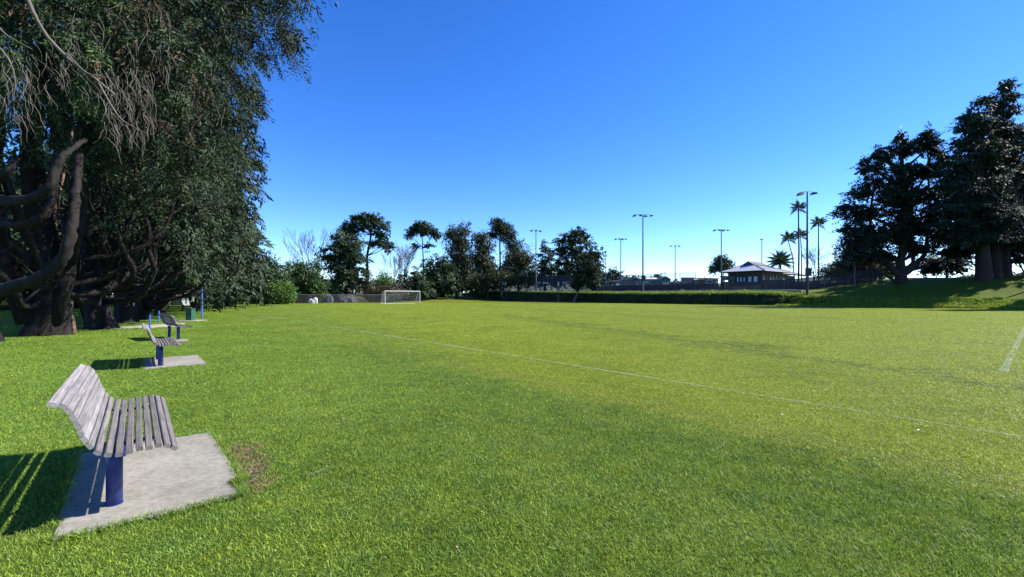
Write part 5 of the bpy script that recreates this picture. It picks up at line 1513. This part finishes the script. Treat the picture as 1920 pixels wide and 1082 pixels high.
bare_tree('pale weeping bare tree behind the palms', 1528, 120, 450, .05, 10, .22, .5, 5, 'twig_pale', thick=2.0)
bare_tree('pale bare tree leaning in from the right picture edge before the redwoods', 1975, 52, 270, -.10, 12, .14, .6, 6, 'twig', sub=2, thick=.7)
bare_tree('spreading bare branches low at the right edge behind the redwood trunks', 1925, 72, 410, -.2, 13, .2, .6, 5, 'twig', thick=1.6)
bare_tree('brown leafless scrub in the gap between the leaning bare tree and the fir trunk', 628, 100, 512, 0, 14, .1, .8, 5, 'twig', thick=1.6)
bare_tree('brown leafless scrub right of the fir trunk above the wire fence', 678, 100, 515, 0, 15, .1, .8, 5, 'twig', thick=1.6)
bgtree('brown_scrub', 'tan brown undergrowth under the fir beside the far fence', 672, 103, [(665, 545, 26, 13), (695, 542, 22, 14), (630, 542, 24, 15), (612, 538, 16, 17), (735, 545, 24, 13), (600, 552, 16, 10)], 'brown', 7500, .45, .14, 155, cat='bush')
bgtree('brown_scrub', 'rusty spiky dead frond plant at the left end of the bank top', 875, 122, [(872, 527, 9, 6), (880, 530, 6, 5)], 'brown', 500, .8, .12, 156, cat='plant', trunk=[(876, 552), (876, 530)], tr=.14, bark='bark_red')
bgtree('fence_shrub', 'low sunlit shrub at the foot of the climbing wire fence', 800, 112, [(798, 551, 9, 5), (808, 549, 7, 5)], 'olive', 800, .4, .2, 157, cat='bush')
bgtree('hedge_bush', 'long dark bush strip along the top of the far rise', 842, 122, [(830, 545, 20, 9), (855, 540, 18, 10), (812, 548, 14, 7), (885, 540, 24, 8), (925, 540, 26, 7)], 'fir', 4200, .55, .3, 158, cat='bush')

# ------------------------------------------------------------------ palms
def frond_mesh(Ln, pairs, leafl, droop, lw, seed, rise=.35):
    rnd = random.Random(seed); mb = MB()
    def c(s): return Vector((Ln * (s - .12 * s * s), 0, Ln * (rise * s - droop * s ** 2.2)))
    pts = [c(i / 8) for i in range(9)]
    mb.tube(pts, taper(.045, .012, 8), 4, False)
    v = []; f = []; sh = []
    for i in range(pairs):
        s = .12 + .86 * i / (pairs - 1)
        p = c(s); tan = (c(min(1, s + .02)) - c(s - .02)).normalized()
        ll = leafl * (math.sin(min(1, s * 1.15 + .12) * math.pi) ** .5 * .8 + .25) * rnd.uniform(.85, 1.1)
        for sg in (-1, 1):
            dr = (tan * .55 + Vector((0, sg, 0)) * .8 + Vector((0, 0, -.35 - .3 * rnd.random()))).normalized()
            b = len(mb.v)
            wv = tan * lw
            mb.v += [tuple(p - wv * .5), tuple(p + wv * .5), tuple(p + dr * ll * .6 + wv * .4 + Vector((0, 0, -.05 * ll))), tuple(p + dr * ll + Vector((0, 0, -.25 * ll)))]
            mb.f.append((b, b + 1, b + 2, b + 3))
    n0 = len(mb.f)
    me = mb.mesh('frond', M['palm'])
    at = me.attributes.new('shade', 'FLOAT', 'FACE'); at.data.foreach_set('value', np.array([rnd.random() for _ in range(len(me.polygons))], np.float32))
    return me
FR = [frond_mesh(3.0, 26, .85, .55, .09, 1, .45), frond_mesh(2.9, 26, .85, .80, .09, 2, .40), frond_mesh(2.7, 24, .8, .35, .09, 3, .55)]
FP = [frond_mesh(4.1, 34, .62, .42, .08, 4, .35), frond_mesh(3.9, 34, .62, .60, .08, 5, .35)]
def palm(label, pts, d, crown_q, n_, meshes, r0, seed, scale=1.0, elev=(-35, 75), name='palm_tree'):
    rnd = random.Random(seed)
    bx = px(pts[0][0], d); z0 = hxy(bx, d)
    root = empty(name, (bx, d, z0), label, 'palm', 'palms beside the clubhouse')
    P = [Vector((px(p_, d) - bx, 0, pz(q_, d) - z0 if i else -.2)) for i, (p_, q_) in enumerate(pts)]
    mb = MB(); mb.tube(P, taper(r0, r0 * .6, len(P) - 1), 9); mb.build('trunk', M['bark_black'], root, sm=True)
    top = P[-1]
    mb = MB(); mb.tube([top, top + Vector((0, 0, .55)), top + Vector((0, 0, 1.0))], [r0 * .75, r0 * .6, .05], 8); mb.build('crownshaft', M['palm'], root)
    for i in range(n_):
        o = link('frond', meshes[i % len(meshes)], root)
        f = (i + .5) / n_
        o.location = top + Vector((0, 0, .5))
        o.rotation_euler = (0, -R(elev[0] + (elev[1] - elev[0]) * f), i * 2.39996 + rnd.uniform(-.2, .2))
        o.scale = (scale,) * 3
    return root
palm('tallest feather palm, its crown just left of the two lamp floodlight', [(1497, 528), (1498, 470), (1497, 395)], 108, 388, 13, FR, .24, 1, .95)
palm('feather palm standing alone on the right, just before the brown tree', [(1534, 528), (1535, 480), (1534.5, 424)], 104, 415, 14, FR, .20, 2, .9)
palm('leaning feather palm with a wide drooping crown left of the tallest palm', [(1491, 528), (1486, 480), (1478, 452)], 112, 445, 14, FR, .17, 3, 1.0)
palm('lower feather palm crown half hidden by the tallest palm trunk', [(1503, 528), (1503, 480), (1501, 446)], 114, 440, 13, FR, .17, 4, .95)
palm('stout date palm with a big spiky globe of fronds behind the clubhouse roof', [(1463, 530), (1463, 515), (1463, 497)], 116, 480, 44, FP, .4, 5, 1.2, (-30, 85), 'date_palm')

# ------------------------------------------------------------------ bank ground cover (tufts, ivy like clumps)
def clump_mesh(seed, k, rad, hgt, leaf, wd, mat):
    V_, F_, s_ = foliage([(0, 0, hgt * .35, rad, rad, hgt * .6)], k, 6, rad * .25, leaf, wd, seed, down=-.5, core=.2)
    V_[:, 2] = np.maximum(V_[:, 2], -.05)
    return mesh_np('clump', V_, F_, M[mat], False, s_)
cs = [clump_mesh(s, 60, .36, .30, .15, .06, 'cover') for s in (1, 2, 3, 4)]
rg = np.random.default_rng(9)
k = 6500
tb = rg.uniform(20, 112, k); nb_ = 75 + 0.35 * wob(tb * .33, tb * .11, 1) + rg.uniform(-.1, 1.1, k)
x_, y_ = nb_ * NX + tb * TX, nb_ * NY + tb * TY
z_ = height(nb_, tb)
sc = rg.uniform(.25, .5, k) * (1 - .4 * ss(60, 110, tb))
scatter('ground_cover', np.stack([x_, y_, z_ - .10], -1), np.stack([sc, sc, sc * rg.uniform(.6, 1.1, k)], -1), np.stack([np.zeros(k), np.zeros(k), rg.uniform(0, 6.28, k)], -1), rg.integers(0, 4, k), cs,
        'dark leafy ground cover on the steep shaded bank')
# long grass at the bank top and the mound foot
k = 5200
tb = np.concatenate([rg.uniform(20, 108, k // 2), rg.uniform(-8, 23, k - k // 2)])
nb_ = np.concatenate([76.6 + rg.exponential(.5, k // 2), 73.6 + rg.uniform(0, 4.5, k - k // 2)])
x_, y_ = nb_ * NX + tb * TX, nb_ * NY + tb * TY
gs = [blades_mesh(s, 46, .32, .10, .30, .05, .7) for s in (21, 22, 23)]
sc = rg.uniform(.5, 1.2, k)
scatter('long_grass', np.stack([x_, y_, height(nb_, tb)], -1), np.stack([sc, sc, sc], -1), np.stack([np.zeros(k), np.zeros(k), rg.uniform(0, 6.28, k)], -1), rg.integers(0, 3, k), gs,
        'longer tufted grass along the bank top and the mound foot')
# tufts round the cypress trunks
# ------------------------------------------------------------------ litter on the lawn
rnd = random.Random(77)
def leaf_obj(p_, q_, s_, mat, label, name='fallen_leaf', cat='leaf', group=None):
    x, y = gpt(p_, q_); a_ = rnd.uniform(0, 6.28); s_ *= .65
    v = []; 
    for i, (u, w_) in enumerate(((-1, 0), (-.4, .45), (.4, .4), (1, 0), (.4, -.4), (-.4, -.45))):
        v.append((u * s_ * math.cos(a_) - w_ * s_ * math.sin(a_), u * s_ * math.sin(a_) + w_ * s_ * math.cos(a_), .012 * (1 + abs(u)) + (.35 * s_ if abs(w_) > .1 else 0)))
    v2 = v + [(a, b, c - .003) for a, b, c in v]
    f = [(0, 1, 2, 3, 4, 5), (11, 10, 9, 8, 7, 6)] + [(i, 6 + i, 6 + (i + 1) % 6, (i + 1) % 6) for i in range(6)]
    o = link(name, mesh_np(name, v2, f, M[mat])); o.location = (x, y, .014)
    tag(o, label, cat, group)
for (p_, q_, m_, s_, lb) in ((857, 1037, 'leaf_litter', .022, 'small dry brown leaf at the bottom centre of the lawn'), (1104, 1016, 'leaf_litter', .016, 'tiny tan leaf right of the bottom centre leaf'), (384, 724, 'white_scrap', .03, 'pale scrap in the grass right of the second bench slab'),
                             (903, 969, 'leaf_litter', .016, 'tiny brown leaf above the bottom centre leaf'), (617, 871, 'leaf_litter', .02, 'small pale leaf beside the dry twig'), (820, 761, 'white_scrap', .018, 'tiny white petal in the centre of the dark lawn'),
                             (1466, 782, 'white_scrap', .03, 'small white scrap on the pitch just below the touchline'), (1722, 812, 'white_scrap', .035, 'long white scrap on the pitch at the right'), (1640, 867, 'white_scrap', .016, 'tiny white dot on the pale turf at the lower right'),
                             (842, 647, 'white_scrap', .035, 'small white marker on the touchline left of the centre'), (612, 872, 'leaf_litter', .015, 'curled leaf touching the dry twig end'), (540, 883, 'leaf_litter', .015, 'brown leaf right of the bare earth patches')):
    leaf_obj(p_, q_, s_, m_, lb)
def stick(a_, b_, r_, label):
    p0 = gpt(*a_); p1 = gpt(*b_)
    mid = ((p0[0] + p1[0]) / 2 + .01, (p0[1] + p1[1]) / 2, .03)
    mb = MB(); mb.tube([(p0[0], p0[1], .022), mid, (p1[0], p1[1], .03)], [r_, r_ * .9, r_ * .5], 6)
    mb.tube([mid, (mid[0] + .03, mid[1] + .03, .045)], [r_ * .5, r_ * .2], 4, False)
    o = mb.build('fallen_twig', M['twig_pale'], None, off=(p0[0], p0[1], 0)); o.location = (p0[0], p0[1], 0)
    tag(o, label, 'twig')
stick((446, 914), (483, 906), .006, 'thick dry twig at the right corner of the near slab')
stick((450, 901), (482, 900), .004, 'thin dry twig just behind the thick one at the slab corner')
stick((470, 893), (492, 891), .005, 'short dark twig in the bare patch beside the near slab')
stick((575, 897), (612, 885), .0035, 'long thin dry twig in the lawn right of the near slab')
stick((640, 793), (655, 788), .006, 'small pale twig in the lawn beyond the near bench')
# needle and straw litter on bare earth
mb = MB()
for _ in range(260):
    bx, by, br = BARE[rnd.choice((0, 1, 2, 4, 5, 6, 0, 1))]
    a_ = rnd.uniform(0, 6.28); r_ = br * math.sqrt(rnd.random()) * 1.1; x, y = bx + math.cos(a_) * r_, by + math.sin(a_) * r_
    b_ = rnd.uniform(0, 3.14); l_ = rnd.uniform(.015, .045)
    if inside(s1, np.array([x]), np.array([y]))[0]: continue
    mb.tube([(x, y, .006), (x + math.cos(b_) * l_, y + math.sin(b_) * l_, .010 + rnd.random() * .008)], .0013, 3, False)
tag(mb.build('straw_litter', M['leaf_litter']), 'dry straw and needles on the bare earth beside the near slab', kind='stuff')
